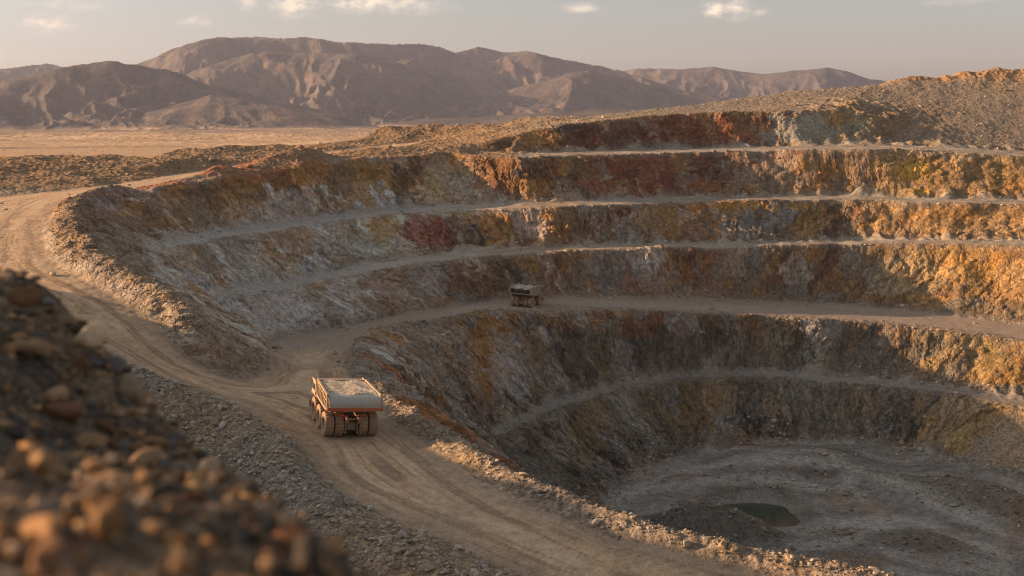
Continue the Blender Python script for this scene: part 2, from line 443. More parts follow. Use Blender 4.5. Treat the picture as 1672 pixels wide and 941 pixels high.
# close to the camera the heap is surveyed on a finer grid
NX0, NY0, NCs, NNX, NNY = -30.0, -6.0, .1, 501, 381
HN = blur(raster_height(NX0, NY0, NCs, NNX, NNY), 2)
fx_ = np.clip((X - NX0) / NCs, 0, NNX - 1.001); fy_ = np.clip((Y - NY0) / NCs, 0, NNY - 1.001)
i_ = fx_.astype(np.int32); j_ = fy_.astype(np.int32); u_ = fx_ - i_; v_ = fy_ - j_
zn_ = (HN[j_, i_] * (1 - u_) + HN[j_, i_ + 1] * u_) * (1 - v_) + (HN[j_ + 1, i_] * (1 - u_) + HN[j_ + 1, i_ + 1] * u_) * v_
mn_ = (1 - sstep(24, 29, rg)) * (X > -29) * (X < 19) * (Y > -5)
Z = Z + (zn_ - Z) * mn_
del fx_, fy_, i_, j_, u_, v_, zn_, mn_
f_road = samp(F_road, X + .3 * wx, Y + .3 * wy)
f_bench = samp(F_bench, XW, YW) * (1 - f_road)
f_floor = samp(F_floor, XW, YW)
f_wall = samp(F_wall, XW, YW)
del wl
# blend into the plain
outer = sstep(0, 1, np.clip(np.maximum((np.abs(X) - 230) / 90, np.maximum((Y - 500) / 110, (-Y - 5) / 25)), 0, 1)) * sstep(500, 590, rg)
Z = Z + (z_plain(rg) - Z) * np.maximum(outer, sstep(590, 660, rg))
loose = np.clip(1 - f_road - f_bench - f_floor - f_wall, 0, 1) * (1 - sstep(560, 660, rg))
heapm = loose * sstep(285, 330, rg)
crag = np.exp(-(((X - 135) / 24) ** 2 + ((Y - 428) / 22) ** 2))
# loose rock: lumps of blasted ground
lump = 1 - 2 * np.abs(n2(X / 8.5, Y / 8.5)); lump2 = 1 - 2 * np.abs(n2(X / 3.3 + 7, Y / 3.3))
talus = sstep(10, 60, X)                       # the right-hand hillside is finer scree
Z += heapm * ((1 - .45 * talus) * .9 * fbm2(X / 14, Y / 14, 2) + (1 - .85 * talus) * (.30 * lump + .15 * lump2) + (.22 - .12 * talus) * n2(X / 1.3, Y / 1.3) + talus * (.16 * n2(X / 3, Y / 3) + .08 * n2(X / .7, Y / .7)))
skyl = np.exp(-((Y - 478) / 9) ** 2) * talus
Z += skyl * (.6 * lump + .35 * lump2)
nearf = loose * sstep(45, 75, rg) * (1 - sstep(285, 330, rg))
Z += nearf * (.32 * fbm2(X / 4.5, Y / 4.5, 2) + .16 * lump2 + .16 * n2(X / 1.1, Y / 1.1) + .1 * n2(X / .55, Y / .55))
hp = sstep(2, 5, rg) * (1 - sstep(30, 48, rg))
Z += hp * (.16 * fbm2(X / 2.0, Y / 2.0, 3) - .05 + .07 * n2(X / .5, Y / .5)) + (1 - sstep(5, 9, rg)) * .03 * n2(X / .3, Y / .3)
Z += f_floor * (.75 * fbm2(X / 15, Y / 15, 3) + .08 * n2(X / 2, Y / 2)) + f_bench * (.32 * fbm2(X / 7, Y / 7, 2) + .05 * n2(X / 1.5, Y / 1.5))
Z += crag * (3.2 * ridge2(X / 26, Y / 26, 3) + .8 * lump2)
D_bb = samp(dist_to([L['berm_bend']], 6), X, Y)
Z += np.exp(-(D_bb / 3.0) ** 2) * (1 - f_road) * (.16 * lump2 + .18 * n2(X / 1.7, Y / 1.7) + .13 * n2(X / .8, Y / .8))
# fallen rock banked against the foot of every face
D_toe = samp(dist_to([L['up_toe'], L['mid_toe'], L['low_toe'], L['top_toe'], L['floor_toe']], 6), XW, YW)
D_rmp = samp(dist_to([L['ramp_back']], 5), XW, YW)
cone = sstep(-.1, .65, n2(X / 5.5 + 3, Y / 5.5)) + .25 * sstep(0, .5, n2(X / 1.9, Y / 1.9))
Z += (1.9 * np.exp(-(D_toe / 2.4) ** 2) * cone + .8 * np.exp(-(D_rmp / 1.6) ** 2) * cone) * (rg > 140) * (1 - f_road * .6)
# road: shallow ruts
Z += f_road * (.12 * fbm2(X / 9, Y / 9, 2) + .035 * n2(X / .9, Y / .9)) * farm
print('height', round(time.time() - T0, 1))
# rock faces: push out and in along the normal
def normals(X, Y, Z):
    def d(A, ax):
        return np.gradient(A, axis=ax)
    ax_, ay_, az_ = d(X, 0), d(Y, 0), d(Z, 0)
    bx_, by_, bz_ = d(X, 1), d(Y, 1), d(Z, 1)
    nx = ay_ * bz_ - az_ * by_; ny = az_ * bx_ - ax_ * bz_; nz = ax_ * by_ - ay_ * bx_
    s = np.sign(nz); s[s == 0] = 1
    l = np.sqrt(nx * nx + ny * ny + nz * nz) + 1e-9
    return nx * s / l, ny * s / l, nz * s / l
rock = np.clip(f_wall + .8 * crag * farm, 0, 1) * (1 - sstep(.2, .6, f_road))
idx = np.nonzero((rock > .03) & (np.abs(tg) < R(40)))
nx, ny, nz = normals(X, Y, Z)
kx, ky, kz = nx[idx], ny[idx], nz[idx]
x, y, z = X[idx], Y[idx], Z[idx]
def rd(s, sz, seed):
    return 1 - 2 * np.abs(n3(x / s + seed, y / s, z / sz - seed))
# fall-line coordinate round the pit: gullies and spill streaks run down it
PCX, PCY = 55.0, 220.0
def fall(x, y, z):
    return np.arctan2(x - PCX, y - PCY) * np.where(z < -63.8, 62, np.where(z < -49, 80, 112)) + .6 * z * sstep(50, -40, x) - .45 * z * sstep(50, 120, x)
sv = fall(x, y, z)
warp_ = 3.2 * n3(x / 9, y / 9, z / 6) + 1.0 * n3(x / 3, y / 3, z / 2.5)
gul = 1 - 2 * np.abs(n2((sv + warp_) / 7.5, z / 34)); gul2 = 1 - 2 * np.abs(n2((sv + warp_) / 2.9 + 9, z / 18))
bigm = sstep(-.1, .35, n3(x / 20, y / 20, z / 11 + 4))
d = 1.5 * n3(x / 12, y / 12, z / 17) + +.22 * gul * (.4 + n3(x / 25, y / 25, z / 9 + 8)) + (.08 + .14 * bigm) * gul2 + (.25 + .75 * bigm) * (.5 * rd(5.2, 5.5, 3) + .22 * rd(2.3, 2.6, 8)) + (.08 + .10 * bigm) * rd(1.15, 1.2, 15) + .12 * n3(x / .6, y / .6, z / .6)
# broken ledges
st = z / 2.6 + .8 * n3(x / 11, y / 11, z / 11)
d += .32 * (np.abs((st % 1) - .5) * 2 - .5) * (n3(x / 15, y / 15, z / 9 + 3) + .3)
bi, bg_ = cells((sv + .8 * warp_) / 3.4, (z + .5 * warp_) / 3.8, 4)
bj, bh_ = cells((sv + .5 * warp_) / 1.25, (z + .3 * warp_) / 1.5, 5)
d += (.35 + .65 * bigm) * (.95 * (bi - .5) - .35 * sstep(.14, .0, bg_)) + .42 * (bj - .5) * (.4 + .6 * bigm)
d *= rock[idx] * (1 - .28 * sstep(75, 120, x))
dz_base = Z.copy()
X[idx] += kx * d; Y[idx] += ky * d; Z[idx] += kz * d
print('rock', round(time.time() - T0, 1))

# ------------------------------------------------------------------ colours of the ground (albedo only)
C = np.empty(X.shape + (3,), np.float32)
C[:] = (.27, .21, .155)
px_ = np.where(Y > 1, CX + FPX * X / np.maximum(Y, 1), 0)
# broad mineral zones: the same rock runs through every bench
zn1 = fbm2(X / 38, Y / 38 + Z / 60, 3)
zn2 = fbm2(X / 17 + 30, Y / 17 - Z / 40, 3)
zn3 = fbm2(X / 7 - 12, Y / 7 + Z / 25, 3)
zn4 = fbm2(X / 2.6 + 5, Y / 2.6 + Z / 9, 3)
SV = fall(X, Y, Z) + 2.6 * n2(X / 7, Y / 7 + Z / 6) + .9 * n2(X / 2.4, Y / 2.4 + Z / 2)
st1 = n2(SV / 4.6, Z / 13); st2 = n2(SV / 1.7 + 20, Z / 4.5); st3 = n2(SV / .6 + 3, Z / 1.3)
W = np.empty_like(C)
W[:] = (.20, .16, .12)
# geological units: sharp, ragged contacts that run down the faces, mixed by where in the pit they lie
wi = np.nonzero((np.maximum(f_wall, crag * farm) > .02) & (np.abs(tg) < R(45)))
sv_, zz_, x_, y_ = SV[wi], Z[wi], X[wi], Y[wi]
rag_ = n2(sv_ / 2.2, zz_ / 2.6) * .9 + n2(sv_ / .8, zz_ / 1.2 + 5) * .45 + n2(sv_ / 5, zz_ / 7 + 9) * 1.6
idA, gA = cells((sv_ + 1.9 * rag_) / 11.0, (zz_ + 1.5 * rag_) / 15.0, 0)
idB, gB = cells((sv_ + 1.0 * rag_) / 4.6, (zz_ + 1.1 * rag_) / 6.5 + 3, 1)
idC, gC = cells((sv_ + .5 * rag_) / 1.7, (zz_ + .6 * rag_) / 2.3 + 7, 2)
P_GREY, P_PALE, P_DARK, P_OCH, P_RUST, P_BRN, P_OLV, P_YEL = (.29, .262, .235), (.45, .415, .375), (.085, .066, .05), (.36, .195, .068), (.25, .10, .05), (.205, .12, .064), (.20, .165, .115), (.39, .255, .12)
pal = lambda L_: np.array(L_, np.float32)
z_l = sstep(5, -45, x_)                            # western faces
z_r = sstep(75, 120, x_)                           # eastern faces
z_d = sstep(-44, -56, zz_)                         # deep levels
z_u = sstep(-24, -17, zz_)                         # topmost face
tabs = {'mid': pal([P_BRN, P_RUST, P_OCH, P_DARK, P_GREY, P_BRN, P_RUST, P_OCH, P_OLV, P_PALE]), 'l': pal([(.56, .52, .475), (.38, .345, .31), P_PALE, P_GREY, P_OLV, P_OCH, (.50, .46, .42), P_BRN, P_PALE, P_BRN]),
        'r': pal([P_YEL, P_OCH, P_YEL, P_BRN, P_OCH, P_YEL, P_OLV, P_YEL, P_OCH, P_GREY]), 'd': pal([P_OLV, P_DARK, P_OLV, P_GREY, (.15, .135, .115), P_DARK, (.15, .135, .115), P_BRN, P_OLV, P_GREY]),
        'u': pal([P_OCH, P_BRN, P_DARK, P_RUST, P_RUST, P_BRN, P_OCH, P_OCH, P_BRN, P_GREY])}


def unit_col(idh):
    k = np.minimum((idh * 10).astype(int), 9)
    c = tabs['mid'][k]
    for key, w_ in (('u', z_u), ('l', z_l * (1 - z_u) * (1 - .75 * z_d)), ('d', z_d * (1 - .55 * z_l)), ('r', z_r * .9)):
        pick = ((idh * 7919) % 1) < w_          # each unit is wholly one rock or another
        c = np.where(pick[:, None], tabs[key][k], c)
    return c


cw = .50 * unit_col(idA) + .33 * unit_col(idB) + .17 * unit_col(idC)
cw *= (1.12 + .55 * z_l * (1 - .6 * z_u) - .1 * z_r)[:, None]
long_ = n2(sv_ / 1.3 + 2, zz_ / 12) + .5 * n2(sv_ / .55 + 8, zz_ / 7)
cw *= (1 + .30 * z_l * long_ + .12 * long_)[:, None]
cw *= (1 + .22 * st2[wi] + .16 * st3[wi] + .14 * st1[wi])[:, None]
# dark joints between blocks, paler spill below
cw *= (1 - .35 * sstep(.10, .0, gB) - .22 * sstep(.12, .0, gC))[:, None]
D_bb = samp(dist_to([L['berm_bend'], offset(L['berm_bend'], -4, 0), offset(L['berm_bend'], -8, 0)], 9), X, Y)
W[wi] = np.minimum(cw, .62)


def patch(px, py, d, rx, rz, col, w=.8, rag=.75):
    p = gp(px, py, d=d)
    dd = ((X - p[0]) / rx) ** 2 + ((Z - p[2]) / rz) ** 2 + ((Y - p[1]) / 22) ** 2
    m = sstep(1.0, .72, dd + rag * (zn3 * 1.5 + zn4 * .8 + st1 * 1.0 + st2 * .9 + .4 * st3)) * w
    global W
    W += (np.asarray(col, np.float32) * (.75 + .5 * (W.mean(-1, keepdims=True) / .2 - .5)).clip(.6, 1.3) - W) * m[..., None]

RED = (.245, .088, .048); DRED = (.16, .075, .05); OCH = (.36, .20, .075); GRN = (.30, .30, .22); LIL = (.30, .24, .23); PALE = (.42, .39, .36); YEL = (.52, .29, .07); GREY = (.16, .145, .13); DK = (.10, .075, .05)
patch(900, 275, 362, 7, 9, RED, .8); patch(1060, 290, 362, 13, 9, RED, .85); patch(1150, 300, 362, 9, 7, RED, .6); patch(1120, 290, 362, 4, 4, (.33, .22, .18), .6)
patch(1000, 225, 400, 16, 6, DRED, .85); patch(1110, 215, 408, 12, 6, RED, .75); patch(1190, 215, 408, 12, 6, RED, .75); patch(1215, 205, 415, 6, 4, (.3, .2, .12), .5)
patch(1300, 215, 412, 15, 7, (.34, .325, .275), .85); patch(1410, 218, 412, 9, 6, (.27, .24, .17), .8); patch(1470, 200, 424, 16, 12, (.27, .19, .11), .8)
patch(1250, 280, 366, 16, 8, (.31, .24, .18), .7)
patch(690, 375, 305, 5, 5, RED, .75); patch(720, 390, 300, 4, 4, RED, .7)
patch(1210, 332, 352, 22, 1.6, YEL, .75); patch(1130, 332, 350, 9, 1.6, (.40, .16, .05), .7)
patch(1190, 365, 340, 12, 5, GREY, .8); patch(1010, 360, 335, 14, 5, (.2, .15, .11), .6); patch(1090, 360, 338, 8, 5, OCH, .6)
patch(990, 450, 300, 12, 5, (.23, .21, .20), .7); patch(1060, 440, 300, 6, 6, PALE, .45); patch(900, 460, 300, 10, 6, (.2, .14, .1), .7); patch(1190, 450, 305, 14, 5, (.21, .17, .14), .6)
patch(190, 350, 240, 7, 8, LIL, .9); patch(225, 370, 240, 4, 6, (.30, .15, .12), .75); patch(270, 340, 255, 8, 6, OCH, .8); patch(330, 330, 270, 6, 6, (.19, .15, .10), .7); patch(400, 320, 285, 8, 6, OCH, .6)
patch(480, 340, 295, 8, 5, (.30, .26, .24), .7); patch(590, 300, 320, 11, 8, (.35, .2, .07), .85); patch(540, 300, 310, 5, 7, (.16, .13, .10), .6); patch(720, 290, 335, 5, 9, (.38, .29, .17), .8); patch(760, 300, 335, 8, 7, (.30, .24, .17), .7); patch(660, 300, 330, 4, 8, DK, .6); patch(810, 290, 345, 6, 8, (.24, .12, .05), .7)
patch(290, 440, 245, 8, 6, PALE, .8); patch(350, 420, 255, 6, 6, (.23, .19, .14), .8); patch(430, 420, 270, 10, 6, (.34, .32, .29), .6); patch(560, 390, 290, 10, 5, (.33, .31, .28), .6); patch(470, 400, 280, 6, 5, OCH, .5); patch(620, 370, 300, 5, 4, (.36, .22, .07), .6)
patch(450, 510, 240, 12, 5, (.40, .36, .33), .8); patch(560, 480, 255, 7, 6, (.36, .31, .28), .7); patch(500, 480, 247, 3, 3, (.30, .17, .08), .6); patch(640, 465, 275, 8, 5, (.24, .15, .09), .7); patch(700, 460, 280, 6, 6, (.31, .26, .23), .7); patch(780, 450, 290, 8, 5, (.22, .14, .09), .7)
patch(790, 590, 245, 5, 7, OCH, .9); patch(830, 600, 250, 5, 8, PALE, .6); patch(720, 610, 225, 9, 8, (.33, .28, .24), .7); patch(870, 560, 268, 4, 5, (.25, .17, .09), .7); patch(940, 550, 275, 6, 6, (.2, .15, .10), .6)
patch(1130, 660, 268, 7, 5, (.27, .18, .07), .7); patch(1180, 640, 270, 3, 6, (.30, .2, .1), .6); patch(900, 740, 235, 8, 6, (.30, .26, .21), .6); patch(960, 690, 245, 5, 5, (.25, .17, .08), .7)
patch(1590, 440, 295, 12, 7, (.46, .25, .07), .7); patch(1510, 290, 350, 6, 6, (.56, .33, .07), .8); patch(1650, 590, 255, 8, 7, (.46, .31, .12), .7); patch(1640, 215, 380, 14, 5, (.56, .38, .13), .8); patch(1500, 450, 305, 10, 6, (.40, .30, .17), .6); patch(1420, 590, 272, 12, 6, (.24, .21, .17), .6)

wallc = np.clip(np.maximum(f_wall, crag * farm * .7), 0, 1)
bb_ = sstep(6.0, 2.5, D_bb + 1.5 * zn4) * (X > -82)
W = mixc(W, (.27, .19, .12), bb_ * (.75 + .2 * zn3))
# loose ground
G_ = np.empty_like(C); G_[:] = (.27, .22, .17)
G_ = mixc(G_, (.36, .24, .12), sstep(.0, .4, zn2) * .5)
G_ = mixc(G_, (.22, .19, .16), sstep(.0, .4, -zn2) * .5)
G_ = mixc(G_, (.15, .115, .085), sstep(.15, .5, zn4) * .45)
heaps = sstep(285, 320, rg) * (1 - sstep(520, 620, rg))
G_ = mixc(G_, (.25, .155, .08), heaps * sstep(40, -20, X) * .8)
G_ = mixc(G_, (.33, .17, .065), heaps * sstep(469, 475, Y) * sstep(20, 60, X) * .75)
G_ = mixc(G_, (.27, .105, .055), samp(blur(M_rim, 4), X, Y) * sstep(-.35, .1, zn2) * sstep(-110, -90, X) * .85)
G_ = mixc(G_, (.20, .165, .13), heaps * sstep(20, 50, X) * sstep(474, 464, Y) * .8)
G_ = mixc(G_, (.36, .25, .10), heaps * np.exp(-((X - 150) / 18) ** 2 - ((Y - 372) / 20) ** 2) * .8)
C = mixc(G_, (0, 0, 0), np.zeros_like(Z)); C = C + (W - C) * wallc[..., None]
bench_c = np.empty_like(C); bench_c[:] = (.29, .25, .205)
bench_c = mixc(bench_c, (.21, .155, .11), sstep(-.1, .35, zn2 + .6 * zn4) * .7)
bench_c = mixc(bench_c, (.36, .32, .27), sstep(0, .4, -zn3) * .6)
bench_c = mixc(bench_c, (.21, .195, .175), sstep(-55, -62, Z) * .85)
bench_c = mixc(bench_c, (.40, .38, .355), sstep(5, -45, X) * sstep(170, 200, rg) * .8)
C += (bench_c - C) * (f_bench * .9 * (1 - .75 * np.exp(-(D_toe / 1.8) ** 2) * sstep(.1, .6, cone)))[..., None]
fl = np.empty_like(C); fl[:] = (.205, .19, .17)
fsw = fbm2((X - 60) / 22 + .8 * n2(X / 14, Y / 14), Y / 6 + 1.4 * n2(X / 18, Y / 18), 3)
fl = mixc(fl, (.13, .11, .088), sstep(.05, .4, fsw) * .7); fl = mixc(fl, (.31, .28, .245), sstep(.02, .35, -fsw) * .6)
FT = []
for q in ([(975, 850), (1030, 805), (1120, 770), (1230, 752), (1340, 762), (1440, 792), (1540, 832), (1672, 885)], [(1060, 800), (1180, 790), (1300, 792), (1400, 815), (1440, 850), (1400, 890), (1300, 900)],
          [(1240, 735), (1340, 748), (1390, 775), (1370, 805), (1290, 800)], [(1330, 870), (1420, 850), (1520, 858), (1620, 905)]):
    FT.append(resample(np.array([gp(a, b, z=-76) for a, b in catmull(np.array([(a, b, 0) for a, b in q], float), 6)[:, :2]]), 1.0))
dF = samp(dist_to(FT, 6), X + .6 * n2(X / 5, Y / 5), Y)
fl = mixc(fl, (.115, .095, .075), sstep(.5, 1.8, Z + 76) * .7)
fl = mixc(fl, (.36, .335, .30), np.exp(-(dF / 2.2) ** 2) * .7)
fl = mixc(fl, (.19, .165, .14), sstep(.2, .7, n2(dF / .5, .06 * (X + Y))) * np.exp(-(dF / 3.2) ** 2) * .6)
fl = mixc(fl, (.13, .115, .09), np.exp(-((samp(dist_to([np.array([gp(1228, 826, z=-76)] * 3) + np.array([[0, 0, 0], [.5, 0, 0], [1, 0, 0]])], 16), X, Y) - 9.5) / 2.2) ** 2) * .6)
fl = mixc(fl, (.21, .13, .08), sstep(.15, .5, zn2) * .5)
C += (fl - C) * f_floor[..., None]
# haul roads: pale packed dust with long tyre streaks that follow the road
cl_pts = []
for nm in ('road_in', 'road_out', 'ramp_back', 'ramp_near', 'road_right'):
    cl_pts.append(L[nm])
DIST = np.full(H.shape, 60, np.float32)
for P in cl_pts:
    for p in resample(P, 1.0):
        i = int((p[0] - GX0) / GC); j = int((p[1] - GY0) / GC)
        i0, i1, j0, j1 = max(i - 36, 0), min(i + 37, GNX), max(j - 36, 0), min(j + 37, GNY)
        if i1 <= i0 or j1 <= j0:
            continue
        dd = np.hypot(xx[j0:j1, i0:i1] - p[0], yy[j0:j1, i0:i1] - p[1])
        DIST[j0:j1, i0:i1] = np.minimum(DIST[j0:j1, i0:i1], dd)
DIST = blur(DIST, 2)
dR = samp(DIST, X, Y)
rd_ = np.empty_like(C); rd_[:] = (.45, .305, .185)
trk = n2(dR / 1.9 + .9 * n2(X / 30, Y / 30), .012 * (X + Y))
stk = .5 * trk + n2(dR / .75 + 1.2 * n2(X / 14, Y / 14), 0 * X + .04 * (X + Y)) * .6 + n2(dR / .28 + 2 * n2(X / 9, Y / 9), .1 * (X - Y)) * .5
rd_ = mixc(rd_, (.24, .17, .115), sstep(0, .42, stk) * .8)
rd_ = mixc(rd_, (.52, .40, .28), sstep(0, .45, -stk) * .65)
rd_ = mixc(rd_, (.24, .18, .13), sstep(4.0, .6, dR) * .5)
rd_ = mixc(rd_, (.31, .235, .165), sstep(.0, .5, zn2) * .45)
rampw = sstep(150, 200, rg) * sstep(-35, -42, Z)
rd_ = mixc(rd_, (.285, .235, .195), rampw * .8)
C += (rd_ - C) * sstep(.15, .85, f_road)[..., None]
# the near heap: dark earth between stones
hpw = 1 - sstep(40, 60, rg)
hc = np.empty_like(C); hc[:] = (.13, .095, .068)
hc = mixc(hc, (.23, .16, .10), sstep(-.1, .5, fbm2(X / 1.4, Y / 1.4, 3)) * .8)
hc = mixc(hc, (.07, .058, .05), sstep(.05, .4, fbm2(X / .8 + 9, Y / .8, 3)) * .8)
C += (hc - C) * hpw[..., None]
# desert plain
pln = sstep(470, 600, rg)
pc = np.empty_like(C); pc[:] = (.43, .29, .175)
C += (pc - C) * pln[..., None]
# fine speckle of stones
sp = n2(X / .45, Y / .45 + Z / .45); sp2 = n2(X / .22, Y / .22 + Z / .3)
spk = (1 - f_road * .8) * (1 - pln) * farm
C *= (1 + spk * ((.30 - .14 * wallc) * sp + .18 * sp2 + .20 * wallc * st3))[..., None]
C = np.clip(C, .02, .75)
print('colour', round(time.time() - T0, 1))


# ------------------------------------------------------------------ materials
def new_mat(name):
    m = bpy.data.materials.new(name); m.use_nodes = True
    nt = m.node_tree
    for n in list(nt.nodes):
        if n.type != 'OUTPUT_MATERIAL':
            nt.nodes.remove(n)
    out = next(n for n in nt.nodes if n.type == 'OUTPUT_MATERIAL')
    b = nt.nodes.new('ShaderNodeBsdfPrincipled')
    nt.links.new(b.outputs[0], out.inputs['Surface'])
    return m, nt, b


def N(nt, kind, **kw):
    n = nt.nodes.new(kind)
    for k, v in kw.items():
        if k in n.inputs:
            n.inputs[k].default_value = v
        else:
            setattr(n, k, v)
    return n


def mathn(nt, op, a, b=None, clamp=False):
    n = nt.nodes.new('ShaderNodeMath'); n.operation = op; n.use_clamp = clamp
    for i, v in enumerate((a, b)):
        if v is None:
            continue
        if hasattr(v, 'is_output'):
            nt.links.new(v, n.inputs[i])
        else:
            n.inputs[i].default_value = v
    return n.outputs[0]


def mixrgb(nt, fac, a, b, mode='MIX'):
    n = nt.nodes.new('ShaderNodeMix'); n.data_type = 'RGBA'; n.blend_type = mode
    for sock, v in ((n.inputs[0], fac), (n.inputs[6], a), (n.inputs[7], b)):
        if hasattr(v, 'is_output'):
            nt.links.new(v, sock)
        elif isinstance(v, (int, float)):
            sock.default_value = v
        else:
            sock.default_value = (*v[:3], 1)
    return n.outputs[2]


def noise(nt, scale, detail=4, rough=.6, vec=None, dist=0.0):
    n = N(nt, 'ShaderNodeTexNoise', Scale=scale, Detail=detail, Roughness=rough, Distortion=dist)
    if vec is not None:
        nt.links.new(vec, n.inputs['Vector'])
    return n.outputs['Fac']


def ramp(nt, fac, stops):
    n = nt.nodes.new('ShaderNodeValToRGB')
    e = n.color_ramp.elements
    while len(e) < len(stops):
        e.new(.5)
    for el, (p, c) in zip(e, stops):
        el.position = p; el.color = (*c, 1) if len(c) == 3 else c
    nt.links.new(fac, n.inputs[0])
    return n.outputs[0]


def earth(name, scale, bump, contrast=.5, rough=.95, pebble=0.0, pscale=3.0, crack=0.0):
    m, nt, b = new_mat(name)
    at = N(nt, 'ShaderNodeAttribute', attribute_name='Col')
    tc = N(nt, 'ShaderNodeTexCoord').outputs['Object']
    n1 = noise(nt, scale, 6, .65, tc)
    n2_ = noise(nt, scale * 5.3, 4, .6, tc)
    s = mathn(nt, 'ADD', n1, n2_)
    k_ = contrast * 4.6
    f = mathn(nt, 'MULTIPLY_ADD', s, k_); f.node.inputs[2].default_value = 1 - k_
    f = mathn(nt, 'MINIMUM', mathn(nt, 'MAXIMUM', f, .22), 1.9)
    v = N(nt, 'ShaderNodeCombineColor')
    for i in range(3):
        nt.links.new(f, v.inputs[i])
    col = mixrgb(nt, 1.0, at.outputs['Color'], v.outputs[0], 'MULTIPLY')
    h = s
    if pebble:
        vo = N(nt, 'ShaderNodeTexVoronoi', Scale=pscale); nt.links.new(tc, vo.inputs['Vector'])
        pv = mathn(nt, 'SUBTRACT', .55, vo.outputs['Distance'], True)
        h = mathn(nt, 'ADD', s, mathn(nt, 'MULTIPLY', pv, pebble * 1.6))
        sepc = N(nt, 'ShaderNodeSeparateColor'); nt.links.new(vo.outputs['Color'], sepc.inputs[0])
        val = mathn(nt, 'MULTIPLY_ADD', sepc.outputs[0], pebble); val.node.inputs[2].default_value = 1 - pebble * .5
        v2 = N(nt, 'ShaderNodeCombineColor')
        for i in range(3):
            nt.links.new(val, v2.inputs[i])
        col = mixrgb(nt, 1.0, col, v2.outputs[0], 'MULTIPLY')
    if crack:                       # open joints
        wn = N(nt, 'ShaderNodeTexNoise', Scale=.5, Detail=4); nt.links.new(tc, wn.inputs['Vector'])
        wv = N(nt, 'ShaderNodeVectorMath', operation='MULTIPLY_ADD'); nt.links.new(wn.outputs['Color'], wv.inputs[0]); wv.inputs[1].default_value = (2.2, 2.2, 2.2); nt.links.new(tc, wv.inputs[2])
        ce = N(nt, 'ShaderNodeTexVoronoi', feature='DISTANCE_TO_EDGE', Scale=.55); nt.links.new(wv.outputs[0], ce.inputs['Vector'])
        cm = mathn(nt, 'MULTIPLY', ce.outputs['Distance'], 11.0, True)
        cf = mathn(nt, 'MULTIPLY_ADD', cm, crack); cf.node.inputs[2].default_value = 1 - crack
        v3 = N(nt, 'ShaderNodeCombineColor')
        for i in range(3):
            nt.links.new(cf, v3.inputs[i])
        col = mixrgb(nt, 1.0, col, v3.outputs[0], 'MULTIPLY')
        h = mathn(nt, 'ADD', h, mathn(nt, 'MULTIPLY', cm, .5))
    nt.links.new(col, b.inputs['Base Color'])
    b.inputs['Roughness'].default_value = rough
    b.inputs['Specular IOR Level'].default_value = .15
    bp = N(nt, 'ShaderNodeBump', Strength=.9, Distance=bump)
    nt.links.new(h, bp.inputs['Height']); nt.links.new(bp.outputs[0], b.inputs['Normal'])
    return m


M_rock = earth('broken_rock', .8, .38, .36, pebble=.08, pscale=1.3, crack=.20)
M_dirt = earth('packed_dirt', .8, .06, .26)
M_gravel = earth('loose_gravel', 1.2, .22, .32, pebble=.6, pscale=2.2)
M_floorm = earth('pit_floor_dirt', .6, .12, .3, pebble=.25, pscale=1.5)
M_near = earth('heap_earth', 3.5, .05, .6, pebble=.7, pscale=14)


def sheet(name, mask, mat, smooth=False, XYZ=None, colr=None, wrap=True):
    """one object from the faces of a polar grid picked by mask"""
    gx, gyy, gz = XYZ
    nr, nc = gx.shape
    vid = np.arange(nr * nc).reshape(nr, nc)
    nxt = np.roll(vid, -1, 1)
    q = np.stack([vid[:-1], nxt[:-1], nxt[1:], vid[1:]], -1)
    if not wrap:
        q = q[:, :-1]; mask = mask[:, :-1]
    q = q[mask].reshape(-1, 4)[:, ::-1]
    used = np.zeros(nr * nc, bool); used[q.ravel()] = True
    remap = np.cumsum(used) - 1
    q = remap[q]
    co = np.stack([gx.ravel()[used], gyy.ravel()[used], gz.ravel()[used]], 1).astype(np.float32)
    me = bpy.data.meshes.new(name)
    me.vertices.add(len(co)); me.vertices.foreach_set('co', co.ravel())
    me.loops.add(q.size); me.loops.foreach_set('vertex_index', q.ravel().astype(np.int32))
    me.polygons.add(len(q)); me.polygons.foreach_set('loop_start', np.arange(0, q.size, 4, dtype=np.int32))
    me.update(calc_edges=True)
    me.polygons.foreach_set('use_smooth', np.full(len(q), smooth))
    if colr is not None:
        a = me.attributes.new('Col', 'FLOAT_COLOR', 'POINT')
        c4 = np.ones((len(co), 4), np.float32); c4[:, :3] = colr.reshape(-1, 3)[used]
        a.data.foreach_set('color', c4.ravel())
    me.materials.append(mat)
    o = bpy.data.objects.new(name, me); COL.objects.link(o)
    o['kind'] = 'structure'
    return o


def fc(A):
    return .25 * (A[:-1] + A[1:] + np.roll(A, -1, 1)[:-1] + np.roll(A, -1, 1)[1:])

k_road = fc(f_road) > .5
k_floor = (fc(f_floor) > .5) & ~k_road
k_bench = (fc(f_bench) > .5) & ~k_road & ~k_floor
k_wall = (fc(wallc) > .35) & ~k_road & ~k_floor & ~k_bench
k_near = fc(rg) < 36
k_rest = ~(k_road | k_floor | k_bench | k_wall | k_near)
k_wall &= ~k_near
XYZ = (X, Y, Z)
sheet('haul_road', k_road & ~k_near, M_dirt, True, XYZ, C)
sheet('pit_floor', k_floor & ~k_near, M_floorm, True, XYZ, C)
sheet('bench', k_bench & ~k_near, M_dirt, True, XYZ, C)
sheet('pit_wall', k_wall, M_rock, False, XYZ, C)
sheet('ground', k_rest, M_gravel, False, XYZ, C)
sheet('spoil_slope', k_near, M_near, True, XYZ, C)
print('sheets', round(time.time() - T0, 1))

